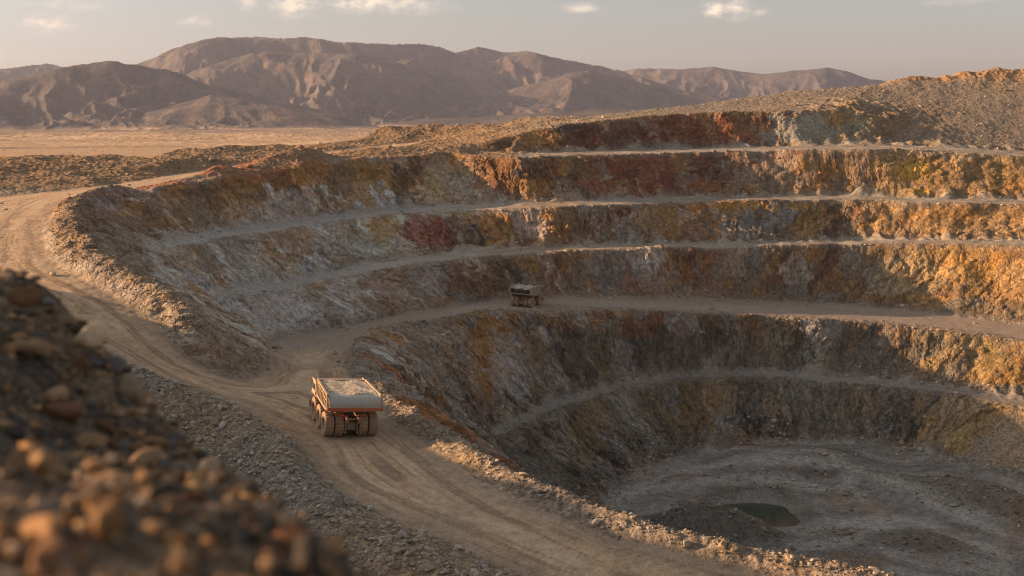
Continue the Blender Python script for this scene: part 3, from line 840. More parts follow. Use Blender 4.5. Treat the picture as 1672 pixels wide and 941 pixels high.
# ------------------------------------------------------------------ plain and mountains
TH2 = np.concatenate([[-np.pi], -th_b[::-1][1:], -th_s[::-1], np.linspace(R(-26.6), R(26.6), 1300), th_s, th_b])
R2 = np.concatenate([np.exp(np.linspace(math.log(900), math.log(3000), 90))[:-1], np.arange(3000, 9500, 17.0), np.exp(np.linspace(math.log(9500), math.log(12500), 12))])
r2, t2 = np.meshgrid(R2.astype(np.float32), TH2.astype(np.float32), indexing='ij')
PX2 = CX + FPX * np.tan(np.clip(t2, -1.2, 1.2)) * 1.0
X2 = r2 * np.sin(t2); Y2 = r2 * np.cos(t2)


def sil(pts, D):
    """height profile of a range: (px, py) along its crest, at distance D"""
    p = np.array(pts, float)
    h = np.array([gp(a, b, d=1.0)[2] for a, b in p])
    x = np.interp(PX2[0], p[:, 0], h, left=h[0], right=h[-1])
    k = np.cos(np.clip(TH2, -1.2, 1.2))
    return (x * D * k)[None, :]


zb = z_plain(r2)
MZ = zb.copy()
n_a = fbm2(X2 / 900, Y2 / 900, 5, .5)
n_b = ridge2(X2 / 620 + .35 * n_a, Y2 / 620, 5, .5, 3)
n_c = ridge2(X2 / 210 + .5 * n_a, Y2 / 210 + .5 * n_b, 4, .55, 5)
n_e0 = None
n_d = ridge2(X2 / 1500 + .25 * n_a, Y2 / 2600, 3, .5, 9)


def layer(pts, D, W, wb=None, seed=0, rough=1.0):
    global MZ
    top = sil(pts, D) + 50
    top = np.maximum(top, 0)
    D_ = D * (1 + .05 * n2(t2 * 9 + seed, 0 * t2 + seed * 3.1))
    t = (r2 - D_) / W
    t = t + .26 * rough * n_a + .20 * rough * (n_d - .3)
    tb = np.where(t > 0, t * W / (wb or W), t)
    prof = np.where(np.abs(tb) < 1, (1 - tb * tb) ** 2 * .45 + .55 * (1 - np.abs(tb)) ** 1.3, 0)
    off = np.clip(np.abs(tb) * 2.2, .0, 1) * np.clip((1 - np.abs(tb)) * 3, 0, 1)
    sa = t2 * D                               # spurs run down from the crest
    sp1 = 1 - 2 * np.abs(n2(sa / 560 + .55 * n_a + seed * 7, t * .9 + seed)); sp2 = 1 - 2 * np.abs(n2(sa / 210 + .5 * n_a + .35 * sp1 + seed * 3, t * 2.2)); sp3 = 1 - 2 * np.abs(n2(sa / 85 + .5 * sp2 + .6 * n_a, t * 6.0 + seed))
    h = top * prof * (1 - .40 * rough * off * (1 - sp1) - .24 * rough * off * (1 - sp2)) - top * .09 * rough * off * (1 - sp3) - top * .07 * rough * off * (1 - n_c) + 6 * rough * (n_c - .5) * np.clip(top / 200, 0, 1) * np.clip(1 - np.abs(tb), 0, 1)
    MZ = np.maximum(MZ, zb + h * (top > 3))

layer([(-500, 165), (-300, 150), (-100, 118), (0, 113), (45, 108), (90, 103), (125, 112), (180, 122), (240, 140), (300, 180), (400, 210)], 7600, 1500, seed=1)
layer([(-600, 130), (-250, 150), (-60, 150), (0, 137), (60, 127), (110, 113), (150, 106), (205, 103), (260, 113), (300, 122), (340, 138), (400, 150), (440, 160), (520, 178), (580, 194), (620, 208), (700, 216)], 4500, 1050, seed=2)
layer([(150, 150), (230, 106), (270, 95), (300, 84), (340, 74), (385, 65), (430, 63), (490, 67), (560, 76), (620, 76), (690, 72), (720, 77), (745, 86), (780, 77), (822, 86), (860, 85), (920, 98), (980, 107), (1035, 124), (1080, 138), (1130, 155), (1200, 180), (1300, 205)], 6900, 1700, seed=3)
layer([(260, 150), (330, 112), (380, 98), (420, 86), (480, 84), (560, 88), (620, 96), (680, 112), (740, 124), (800, 140), (860, 158), (930, 178), (1000, 196), (1080, 210)], 5700, 1250, seed=4)
layer([(720, 190), (780, 165), (830, 146), (880, 134), (930, 120), (965, 118), (1000, 125), (1060, 140), (1120, 150), (1200, 165), (1300, 180), (1400, 200)], 5900, 1000, seed=5, rough=.8)
layer([(200, 205), (250, 180), (300, 165), (350, 153), (390, 160), (440, 172), (500, 186), (560, 196), (640, 212)], 3900, 650, seed=8)
layer([(860, 160), (940, 128), (1000, 117), (1030, 113), (1060, 112), (1110, 115), (1155, 110), (1200, 118), (1235, 121), (1290, 117), (1340, 113), (1375, 120), (1410, 129), (1440, 134), (1500, 142), (1600, 160), (1800, 170), (2100, 150)], 7800, 1500, seed=6, rough=.7)
layer([(560, 214), (620, 205), (700, 196), (800, 190), (900, 184), (1000, 178), (1100, 182), (1200, 180), (1400, 195)], 4300, 700, seed=7, rough=.6)
# low swells on the plain
MZ += 9 * sstep(1100, 1700, r2) * fbm2(X2 / 420, Y2 / 260 + 5, 3)
MZ += 9 * sstep(900, 1600, r2) * (fbm2(X2 / 700, Y2 / 500, 4)) * (1 - sstep(9000, 12000, r2))
MZ += (z_plain(r2) - MZ) * (1 - sstep(900, 1150, r2))
hgt = MZ - zb
C2 = np.empty(X2.shape + (3,), np.float32); C2[:] = (.43, .29, .175)
sw = fbm2(X2 / 1700 + 3, Y2 / 300, 4)
C2 = mixc(C2, (.20, .145, .105), sstep(.0, .3, sw) * .8)
C2 = mixc(C2, (.46, .33, .21), sstep(.05, .4, -sw) * .6)
mt = sstep(3, 14, hgt)
n_e = ridge2(X2 / 85 + .6 * n_c, Y2 / 85, 3, .55, 12)
mc = np.empty_like(C2); mc[:] = (.08, .065, .057)
mc = mixc(mc, (.13, .10, .08), sstep(-.1, .4, fbm2(X2 / 420, Y2 / 420, 4)) * .8)
mc = mixc(mc, (.16, .115, .085), sstep(.55, .8, n_c) * .6)
mc = mixc(mc, (.055, .045, .042), sstep(.0, .4, fbm2(X2 / 160 + 7, Y2 / 160, 4)) * .6)
C2 += (mc - C2) * mt[..., None]
M_mtn = earth('desert_mountain', .018, 6.0, .40)
k_m = fc(hgt) > 25
sheet('plain', ~k_m, M_mtn, True, (X2, Y2, MZ), C2)
sheet('mountains', k_m, M_mtn, True, (X2, Y2, MZ), C2)
print('mountains', round(time.time() - T0, 1))

# ------------------------------------------------------------------ small mesh kit
class MB:
    def __init__(self):
        self.bm = bmesh.new()

    def box(self, c, s, rot=None, bevel=0.0, taper=None):
        r = bmesh.ops.create_cube(self.bm, size=1)
        vs = r['verts']
        for v in vs:
            x, y, z = v.co.x * s[0], v.co.y * s[1], v.co.z * s[2]
            if taper and v.co.z > 0:
                x *= taper[0]; y *= taper[1]
            v.co = (x, y, z)
        if bevel:
            es = list({e for v in vs for e in v.link_edges})
            b = bmesh.ops.bevel(self.bm, geom=es, offset=bevel, segments=2, affect='EDGES', profile=.6)
            vs = list({v for f in b['faces'] for v in f.verts} | {v for v in vs if v.is_valid})
        M = Matrix.Translation(Vector(c)) @ (rot.to_matrix().to_4x4() if rot is not None else Matrix())
        bmesh.ops.transform(self.bm, matrix=M, verts=vs)
        return self

    def bar(self, a, b, w, h=None, bevel=.0):
        a = Vector(a); b = Vector(b); d = b - a
        q = d.to_track_quat('Y', 'Z')
        return self.box((a + b) / 2, (w, d.length, h or w), rot=q, bevel=bevel)

    def tube(self, a, b, r, seg=16, r2=None):
        a = Vector(a); b = Vector(b); d = b - a
        q = d.to_track_quat('Z', 'Y')
        M = Matrix.Translation((a + b) / 2) @ q.to_matrix().to_4x4()
        bmesh.ops.create_cone(self.bm, cap_ends=True, segments=seg, radius1=r, radius2=r if r2 is None else r2, depth=d.length, matrix=M)
        return self

    def prism(self, prof, axis, a, b, bevel=.0):
        """polygon prof (two coordinates) pushed along axis from a to b"""
        def P(p, t):
            return {'x': (t, p[0], p[1]), 'y': (p[0], t, p[1]), 'z': (p[0], p[1], t)}[axis]
        v0 = [self.bm.verts.new(P(p, a)) for p in prof]; v1 = [self.bm.verts.new(P(p, b)) for p in prof]
        n = len(prof)
        fs = [self.bm.faces.new(v0), self.bm.faces.new(v1[::-1])]
        for i in range(n):
            fs.append(self.bm.faces.new((v0[i], v1[i], v1[(i + 1) % n], v0[(i + 1) % n])))
        bmesh.ops.recalc_face_normals(self.bm, faces=fs)
        if bevel:
            bmesh.ops.bevel(self.bm, geom=list({e for f in fs for e in f.edges}), offset=bevel, segments=2, affect='EDGES')
        return self

    def strip(self, prof, x0, x1, n=1, th=.06):
        """thin curved plate: profile in (y, z) swept along x, with thickness"""
        bot = [(y, z) for y, z in prof]
        m = len(prof)
        off = []
        for i in range(m):
            a = Vector(prof[max(i - 1, 0)]); b = Vector(prof[min(i + 1, m - 1)])
            t = (b - a).normalized(); off.append((prof[i][0] + t[1] * th, prof[i][1] - t[0] * th))
        return self.prism(bot + off[::-1], 'x', x0, x1)

    def lathe(self, prof, seg=48, cx=0.0):
        """profile (x, radius) turned about the x axis"""
        rings = []
        for k in range(seg):
            a = 2 * math.pi * k / seg
            rings.append([self.bm.verts.new((cx + x, r(k) * math.cos(a) if callable(r) else r * math.cos(a), r(k) * math.sin(a) if callable(r) else r * math.sin(a))) for x, r in prof])
        fs = []
        for k in range(seg):
            A, B = rings[k], rings[(k + 1) % seg]
            for i in range(len(prof) - 1):
                fs.append(self.bm.faces.new((A[i], A[i + 1], B[i + 1], B[i])))
        bmesh.ops.recalc_face_normals(self.bm, faces=fs)
        return self

    def build(self, name, mat, parent=None, smooth=False):
        me = bpy.data.meshes.new(name)
        self.bm.to_mesh(me); self.bm.free()
        me.materials.append(mat)
        if smooth:
            for p in me.polygons:
                p.use_smooth = True
            me.set_sharp_from_angle(angle=R(35))
        o = bpy.data.objects.new(name, me); COL.objects.link(o)
        if parent:
            o.parent = parent
        return o


def paint(name, col, dust=(.34, .25, .17), amount=.45, rough=.6, streak=False, scale=1.6, metal=0.0, dark=None):
    m, nt, b = new_mat(name)
    tc = N(nt, 'ShaderNodeTexCoord').outputs['Object']
    v = tc
    if streak:
        mp = N(nt, 'ShaderNodeMapping'); mp.inputs['Scale'].default_value = (5.0, .7, .45)
        nt.links.new(tc, mp.inputs[0]); v = mp.outputs[0]
    n1 = noise(nt, scale, 6, .7, v, .4)
    f = mathn(nt, 'MULTIPLY_ADD', n1, 3.2); f.node.inputs[2].default_value = amount * 2 - 1.6; f.node.use_clamp = True
    c = mixrgb(nt, f, col, dust)
    if dark:
        n3_ = noise(nt, scale * 2.2, 5, .7, v, .6)
        g = mathn(nt, 'MULTIPLY_ADD', n3_, 5.0, clamp=True); g.node.inputs[2].default_value = -2.9
        c = mixrgb(nt, g, c, dark)
    n2__ = noise(nt, 14, 3, .6, tc)
    val = mathn(nt, 'MULTIPLY_ADD', n2__, .5); val.node.inputs[2].default_value = .75
    vv = N(nt, 'ShaderNodeCombineColor')
    for i in range(3):
        nt.links.new(val, vv.inputs[i])
    c = mixrgb(nt, 1.0, c, vv.outputs[0], 'MULTIPLY')
    nt.links.new(c, b.inputs['Base Color']); b.inputs['Roughness'].default_value = rough; b.inputs['Metallic'].default_value = metal
    bp = N(nt, 'ShaderNodeBump', Strength=.35, Distance=.03); nt.links.new(n1, bp.inputs['Height']); nt.links.new(bp.outputs[0], b.inputs['Normal'])
    return m


P_body = paint('sun_bleached_cream_paint', (.50, .36, .19), amount=.5, dark=(.17, .09, .05))
P_brown = paint('dusty_brown_steel', (.17, .13, .10), (.26, .205, .16), amount=.55, dark=(.08, .06, .05))
P_orange = paint('worn_orange_paint', (.55, .085, .02), (.33, .17, .10), amount=.12, dark=(.2, .06, .03))
P_chassis = paint('rusty_chassis', (.16, .075, .04), (.26, .17, .11), amount=.5)
P_grey = paint('scoured_grey_steel', (.43, .42, .40), (.42, .33, .24), amount=.18, streak=True, scale=1.3, dark=(.07, .065, .06))
P_inner = paint('shade_dark_inner_steel', (.045, .038, .034), (.10, .078, .06), amount=.35)  # near-black: shade of the deep open body put into the steel colour
P_sideg = paint('dusty_mauve_steel', (.30, .245, .23), (.33, .26, .21), amount=.5)
P_tyre = paint('dusty_tyre_rubber', (.055, .043, .035), (.30, .19, .115), amount=.62, rough=.9)
P_rim = paint('dusty_ochre_rim', (.30, .20, .09), (.30, .215, .14), amount=.55)
P_load = earth('load_of_ore', 1.4, .10, .5)
P_glass, nt_, b_ = new_mat('cab_glass'); b_.inputs['Base Color'].default_value = (.03, .04, .045, 1); b_.inputs['Roughness'].default_value = .12
P_lamp, nt_, b_ = new_mat('lamp_lens'); b_.inputs['Base Color'].default_value = (.6, .58, .5, 1); b_.inputs['Roughness'].default_value = .2
P_red, nt_, b_ = new_mat('rear_lamp_lens'); b_.inputs['Base Color'].default_value = (.35, .03, .02, 1); b_.inputs['Roughness'].default_value = .3


def make_wheel(parent, x, y, Rt, wd, first=[None]):
    side = 1 if x > 0 else -1
    seg = 88
    def lug(ph):
        return lambda k: Rt - (.0 if ((k + ph) % 4) < 2 else .085)
    h = wd / 2
    prof = [(-h * .62, Rt * .50), (-h * .95, Rt * .60), (-h, Rt * .78), (-h * .92, Rt * .93), (-h * .8, lug(0)), (-h * .3, lug(1)), (-h * .06, Rt - .05), (h * .06, Rt - .05), (h * .3, lug(1)), (h * .8, lug(0)), (h * .92, Rt * .93), (h, Rt * .78), (h * .95, Rt * .60), (h * .62, Rt * .50)]
    hub = MB().tube((-h * .5, 0, 0), (h * .35 * side if side > 0 else h * .35, 0, 0), Rt * .2, 20)
    hub.lathe([(side * h * .1, .02), (side * h * .25, Rt * .12), (side * h * .18, Rt * .30), (side * h * .05, Rt * .44)], 28)
    for k in range(10):
        a = 2 * math.pi * k / 10
        hub.tube((side * h * .1, Rt * .34 * math.cos(a), Rt * .34 * math.sin(a)), (side * h * .28, Rt * .34 * math.cos(a), Rt * .34 * math.sin(a)), .035, 6)
    w = hub.build('wheel', P_rim, parent)
    w.location = (x, y, Rt)
    MB().lathe(prof, seg).build('tyre', P_tyre, w, True)
    MB().lathe([(-h * .6, Rt * .53), (-h * .66, Rt * .50), (-h * .2, Rt * .46), (h * .2, Rt * .46), (h * .66, Rt * .50), (h * .6, Rt * .53)], 40).build('rim', P_rim, w, True)
    return w


def make_truck(label, loaded, axles, group=None):
    t = bpy.data.objects.new('haul_truck', None); COL.objects.link(t)
    t.empty_display_size = .5
    t['label'] = label; t['category'] = 'haul truck'
    if group:
        t['group'] = group
    rear, front = axles[:-1], axles[-1]
    Rt = 1.28
    for y in rear:
        for x in (-2.29, -1.25, 1.25, 2.29):
            make_wheel(t, x, y, Rt, .94)
    for x in (-2.25, 2.25):
        make_wheel(t, x, front, Rt, .94)
    # chassis
    f = MB()
    for s in (-1, 1):
        f.box((s * .62, (front - 1.3) / 2 + .4, 2.05), (.28, front + 2.6, .55), bevel=.03)
    for y in np.linspace(-1.0, front + 1.2, 6):
        f.tube((-.6, y, 2.05), (.6, y, 2.05), .13, 12)
    ch = f.build('chassis', P_chassis, t)
    for y in rear:
        a = MB().tube((-2.6, y, Rt), (2.6, y, Rt), .36, 18)
        a.lathe([(-.75, .38), (-.4, .62), (0, .68), (.4, .62), (.75, .38)], 24)
        for v in a.bm.verts:
            pass
        o = a.build('axle', P_chassis, t, True)
        # the swollen middle was turned about x = 0, z = 0: set it on the axle line
        me = o.data
        for v in me.vertices:
            if abs(v.co.x) < .76 and abs(v.co.z) < .7 and abs(v.co.y) < .7 and v.co.z < .69 and v.index >= 36:
                v.co.z += Rt; v.co.y += y
    MB().tube((-2.4, front, Rt), (2.4, front, Rt), .25, 16).build('axle', P_chassis, t, True)
    # rear ladder frame between the tyres
    g = MB()
    for s in (-1, 1):
        g.bar((s * .58, -.95, 2.3), (s * .62, -.98, .62), .13, .16, .02)
        g.box((s * .62, -1.0, .62), (.2, .22, .2), bevel=.03)
    for z in (1.0, 1.45, 1.95):
        g.bar((-.58, -.96, z), (.58, -.96, z), .09)
    g.box((0, -.72, 1.25), (.9, .3, .85), bevel=.08)
    g.build('rear_frame', P_chassis, t)
    for s in (-1, 1):
        MB().tube((s * .95, -.6, 1.8), (s * .95, 2.6, 2.75), .13, 14).tube((s * .95, 1.0, 2.28), (s * .95, 3.4, 2.99), .17, 14).build('hoist_cylinder', P_chassis, t, True)
    for a, b in (((-1.5, -1.15, 2.72), (-.9, -1.2, 2.5)), ((-.98, -1.2, 2.5), (-.45, -1.2, 2.2)), ((1.2, -1.15, 2.66), (.8, -1.2, 2.4))):
        MB().tube(a, b, .07, 10).build('hose', P_orange if loaded else P_chassis, t, True)
    for s in (-1, 1):
        MB().box((s * 1.05, -1.08, 2.42), (.34, .08, .18), bevel=.02).build('tail_light', P_red, t)
    # dump body
    yb, yf = (-1.65, front - .8) if loaded else (-1.85, front - .55)
    zb = 3.15 if loaded else 2.95
    ztR, ztF = (4.62, 4.62) if loaded else (4.85, 5.1)
    pb = P_body if loaded else P_sideg
    body = MB()
    if loaded:
        body.prism([(yb + .05, zb + .12), (yf, zb - .18), (yf, zb - .38), (yb + .5, zb - .08), (yb + .05, zb + .02)], 'x', -3.0, 3.0)
    else:
        body.prism([(yb - .25, zb + .55), (yb + 1.6, zb), (yf, zb - .18), (yf, zb - .4), (yb + 1.5, zb - .24), (yb - .2, zb + .35)], 'x', -2.75, 2.75)
    for y in np.linspace(yb + .9, yf - .4, 6):
        body.box((0, y, zb - .3), (5.3, .2, .26), bevel=.03)
    body = body.build('dump_body', P_body if loaded else P_inner, t)
    for s in (-1, 1):
        p = MB()
        if loaded:
            prof = [(yb, zb + .1), (yb - .02, zb + .75), (yb + .1, zb + 1.2), (yb + .4, ztR - .08), (yb + .75, ztR), (yf, ztF), (yf, zb - .15), (yf - 1.6, zb - .32), (yb + .9, zb - .2)]
            p.prism(prof, 'x', s * 2.98, s * 3.1)
            p.bar((s * 3.12, yb + .45, ztR), (s * 3.12, yf + .1, ztF + .05), .26, .2, .03)
            p.bar((s * 3.15, yb + .5, zb - .05), (s * 3.15, yf, zb - .12), .18, .22, .03)
            p.bar((s * 3.15, yb + .35, ztR - .62), (s * 3.15, yf, zb + 1.25), .14, .13, .02)
            n = 8
            for k in range(n):
                y = yb + .5 + (yf - yb - .6) * k / (n - 1)
                zt = ztR + (ztF - ztR) * (y - yb) / (yf - yb)
                p.box((s * 3.17, y, (zb - .1 + zt) / 2), (.18, .17, zt - zb), bevel=.025)
            p.bar((s * 3.16, yb + .02, zb + .1), (s * 3.16, yb + .4, ztR - .1), .16, .16, .03)
        else:
            prof = [(yb - .25, zb + .62), (yb + .1, zb + 1.35), (yb + .5, ztR + .1), (yf, ztF - .05), (yf, zb - .15), (yb + 2.2, zb - .25), (yb + .9, zb + .12)]
            p.prism(prof, 'x', s * 2.92, s * 3.06)
            p.bar((s * 3.08, yb + .45, ztR + .12), (s * 3.08, yf, ztF - .02), .24, .2, .03)
            for k in range(7):
                y = yb + .7 + (yf - yb - .9) * k / 6
                zt = ztR + .1 + (ztF - ztR) * (y - yb) / (yf - yb)
                p.box((s * 3.12, y, (zb + zt) / 2), (.15, .13, zt - zb + .1), bevel=.02)
            for k in range(1, 4):
                z = zb + .1 + k * .45
                p.bar((s * 3.12, yb + .3, z), (s * 3.12, yf, z), .11, .1, .015)
        p.build('side_panel', pb, body)
    fw = MB().prism([(yf, zb - .2), (yf + .14, zb - .2), (yf + .2, ztF + .05), (yf, ztF + .05)], 'x', -3.1, 3.1)
    for x in (-2.2, -1.1, 0, 1.1, 2.2):
        fw.box((x, yf + .26, (zb + ztF) / 2 - .1), (.2, .2, ztF - zb - .2), bevel=.02)
    fw.build('front_panel', pb if loaded else P_inner, body)
    cn = MB().prism([(yf + .22, ztF - .32), (yf + 2.0, ztF - .42), (yf + 2.0, ztF - .32), (yf + .22, ztF - .18)], 'x', -3.3, 3.3)
    for s in (-1, 1):
        cn.box((s * 3.3, yf + 1.05, ztF - .3), (.12, 1.8, .3), bevel=.02)
    for x in (-2.2, 0, 2.2):
        cn.box((x, yf + 1.15, ztF - .46), (.16, 1.7, .14))
    cn.build('canopy', pb, body)
    if loaded:
        MB().box((0, yb - .04, zb + .14), (6.42, .24, .34), bevel=.03).build('tail_beam', P_orange, body)
        MB().strip([(yb - .1, zb + .32), (yb - .16, zb + .6), (yb - .1, zb + .88), (yb + .1, zb + 1.1), (yb + .42, zb + 1.26), (yb + .9, zb + 1.32), (yb + 2.4, zb + 1.33), (yf - .6, zb + 1.34)], -2.97, 2.97, th=-.07).build('tailgate', P_grey, body, True)
        # heaped load spilling over the curved tail
        bm = bmesh.new(); nx, ny = 34, 34
        grid = []
        for j in range(ny):
            row = []
            for i in range(nx):
                x = -2.9 + 5.8 * i / (nx - 1); y = yb + .35 + (yf - .1 - yb - .35) * j / (ny - 1)
                base = zb + 1.24 + .12 * min(1, max(0, (y - yb - .3) / .7))
                u = (x + 2.9) / 5.8
                edge = .35 + .95 * max(0, 1 - u * 2.4) + .25 * math.sin(9 * u)
                hgt = .13 * min(1, max(-1.2, (y - yb - .35 - edge) / .5)) + .06 * math.sin(2.1 * x + y) * math.cos(1.3 * y) + random.uniform(-.03, .03)
                row.append(bm.verts.new((x, y, base + hgt)))
            grid.append(row)
        for j in range(ny - 1):
            for i in range(nx - 1):
                bm.faces.new((grid[j][i], grid[j][i + 1], grid[j + 1][i + 1], grid[j + 1][i]))
        m_ = MB(); m_.bm.free(); m_.bm = bm
        lo = m_.build('ore_load', P_load, body, True)
        a = lo.data.attributes.new('Col', 'FLOAT_COLOR', 'POINT')
        for v in lo.data.vertices:
            k = random.uniform(.85, 1.15); a.data[v.index].color = (.52 * k, .43 * k, .33 * k, 1)
    else:
        # added load gives the pale top band; its low end coloured dark as shade
        m_ = MB(); m_.bm.free(); bm = bmesh.new(); rows = []
        prof = [(yb + 1.5, zb + .3), (yb + 1.0, zb + 1.2), (yb + .75, ztR - .32), (yb + .9, ztR - .12), (yb + 1.8, ztR - .02), (yb + 3.0, ztR + .06), (yf - .6, ztF - .12), (yf - .05, ztF - .2)]
        for (y, z) in prof:
            rows.append([bm.verts.new((-2.9 + 5.8 * i / 14, y + random.uniform(-.12, .12), z + (.14 * math.sin(i * 1.1) + random.uniform(-.06, .06) - .02 * abs(i - 7)) * (z > ztR - .6))) for i in range(15)])
        for j in range(len(rows) - 1):
            for i in range(14):
                bm.faces.new((rows[j][i], rows[j][i + 1], rows[j + 1][i + 1], rows[j + 1][i]))
        m_.bm = bm
        lo = m_.build('ore_load', P_load, body, True)
        a = lo.data.attributes.new('Col', 'FLOAT_COLOR', 'POINT')
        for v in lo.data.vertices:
            k = random.uniform(.8, 1.2) * (1 if v.co.z > ztR - .5 else .3); a.data[v.index].color = (.40 * k, .34 * k, .29 * k, 1)  # low end darkened in colour for shade inside the body
        MB().box((0, yb - .2, zb + .42), (5.9, .2, .26), bevel=.03).build('tail_beam', P_chassis, body)
    # the body is no wider than the tyres and narrows a little to the front
    for o in [body] + list(body.children):
        for v in o.data.vertices:
            f_ = (v.co.y - yb) / (yf - yb)
            k_ = (.895 - .075 * max(0, min(1, f_))) if loaded else (.94 - .03 * max(0, min(1, f_)))
            v.co.x *= k_
    # cab, bonnet, bumper at the front
    yc = front + .35
    cb = MB().box((-1.75, yc + .55, 3.35), (1.7, 1.7, 1.3), bevel=.08, taper=(.95, .9)).build('cab', P_body if loaded else P_sideg, t)
    MB().box((-1.75, yc + 1.41, 3.5), (1.35, .04, .6), rot=Euler((R(-4), 0, 0)), bevel=.01).build('window', P_glass, cb)
    MB().box((-2.6, yc + .55, 3.5), (.04, 1.1, .6), bevel=.01).build('window', P_glass, cb)
    MB().box((.35, yc + .9, 2.75), (2.3, 2.2, 1.5), bevel=.12).build('engine_hood', pb, t)
    MB().box((0, yc + .3, 2.72), (5.2, 2.7, .12), bevel=.02).build('deck', P_chassis, t)
    MB().box((0, yc + 1.75, 1.35), (5.4, .45, .75), bevel=.08).build('bumper', P_chassis, t)
    gr = MB()
    for k in range(7):
        gr.box((.35, yc + 2.02, 2.2 + k * .17), (1.9, .06, .07))
    gr.build('grille', P_chassis, t)
    for x in (-2.2, 2.2):
        MB().tube((x, yc + 1.95, 1.5), (x, yc + 2.03, 1.5), .17, 18).build('headlight', P_lamp, t)
    la = MB()
    for s in (0, .5):
        la.bar((-2.55 + s, yc + 1.95, .7), (-2.55 + s, yc + 1.4, 2.75), .05)
    for k in range(6):
        la.bar((-2.55, yc + 1.9 - k * .1, .9 + k * .33), (-2.05, yc + 1.9 - k * .1, .9 + k * .33), .05)
    la.build('ladder', P_chassis, t)
    for s in (-1, 1):
        m = MB().bar((s * 2.4, yc + 1.9, 2.8), (s * 2.45, yc + 1.9, 3.8), .06); m.box((s * 2.45, yc + 1.88, 3.9), (.4, .1, .55), bevel=.03)
        m.build('mirror', P_chassis, t)
    return t


def ground_at(x, y):
    """height of the finished ground sheet"""
    th = math.atan2(x, y); r = math.hypot(x, y)
    i = min(max(int(np.searchsorted(RR, r)) - 1, 0), NR - 2); j = min(max(int(np.searchsorted(TH, th)) - 1, 0), NC - 2)
    u = (r - RR[i]) / (RR[i + 1] - RR[i]); v = (th - TH[j]) / (TH[j + 1] - TH[j])
    return float((Z[i, j] * (1 - u) + Z[i + 1, j] * u) * (1 - v) + (Z[i, j + 1] * (1 - u) + Z[i + 1, j + 1] * u) * v)


def seat(t, p, head, wheels):
    """stand a truck on the road: p is the point under its rear axle"""
    hd = Vector((math.sin(head), math.cos(head), 0)); rt = Vector((math.cos(head), -math.sin(head), 0))
    def g(a, b):
        q = Vector((p[0], p[1], 0)) + rt * a + hd * b
        return ground_at(q.x, q.y)
    w = wheels
    zr = (g(-2, 0) + g(2, 0) + g(0, 0)) / 3; zf = (g(-2, w) + g(2, w) + g(0, w)) / 3
    zl = (g(-2.2, 0) + g(-2.2, w)) / 2; zR = (g(2.2, 0) + g(2.2, w)) / 2
    up_y = (hd * w + Vector((0, 0, zf - zr))).normalized()
    up_x = (rt * 4.4 + Vector((0, 0, zR - zl))).normalized()
    up_z = up_x.cross(up_y).normalized(); up_x = up_y.cross(up_z).normalized()
    M = Matrix((up_x, up_y, up_z)).transposed().to_4x4()
    M.translation = Vector((p[0], p[1], zr - .03))
    t.matrix_world = M


def on_ground(px, py, d0, d1):
    """first ground point seen along a bearing between two distances"""
    for d in np.arange(d0, d1, .1):
        q = gp(px, py, d=d)
        if q[2] <= ground_at(q[0], q[1]):
            return q
    return gp(px, py, d=d1)


truck_a = make_truck('cream haul truck with orange tail beam and heaped load on the main haul road', True, (0, 2.66, 5.45))
pa = on_ground(570, 716, 95, 140)
seat(truck_a, pa + np.array([-.2, .9, 0]), R(-21), 5.45)
truck_b = make_truck('small distant dark brown haul truck on the shaded middle bench road', False, (0, 4.7))
pb_ = on_ground(853, 501, 230, 300)
seat(truck_b, pb_, R(25), 4.7)
print('truck a', pa, 'truck b', pb_, round(time.time() - T0, 1))

# ------------------------------------------------------------------ pond on the pit floor
pc_ = gp(1228, 826, z=-76)
me = bpy.data.meshes.new('pond_water'); bm = bmesh.new()
vs = [bm.verts.new((pc_[0] + 11.5 * math.cos(a), pc_[1] + 12.0 * math.sin(a), -77.2)) for a in np.linspace(0, 2 * math.pi, 64, endpoint=False)]
bm.faces.new(vs); bm.to_mesh(me); bm.free()
wm, nt_, b_ = new_mat('still_water')
b_.inputs['Base Color'].default_value = (.045, .06, .045, 1); b_.inputs['Roughness'].default_value = .06; b_.inputs['Specular IOR Level'].default_value = .5
tcw = N(nt_, 'ShaderNodeTexCoord').outputs['Object']
bp_ = N(nt_, 'ShaderNodeBump', Strength=.12, Distance=.05); nt_.links.new(noise(nt_, 1.2, 3, .6, tcw), bp_.inputs['Height']); nt_.links.new(bp_.outputs[0], b_.inputs['Normal'])
me.materials.append(wm)
o = bpy.data.objects.new('water', me); COL.objects.link(o); o['kind'] = 'structure'

# ------------------------------------------------------------------ rubble
ICO_V = []
ph = (1 + 5 ** .5) / 2
for a, b in ((1, ph), (1, -ph), (-1, ph), (-1, -ph)):
    ICO_V += [(0, a, b), (a, b, 0), (b, 0, a)]
ICO_V = np.array(ICO_V); ICO_V /= np.linalg.norm(ICO_V[0])
_bm = bmesh.new()
for v in ICO_V:
    _bm.verts.new(v)
bmesh.ops.convex_hull(_bm, input=_bm.verts[:])
_bm.verts.index_update()
ICO_F = np.array([[v.index for v in f.verts] for f in _bm.faces]); _bm.free()


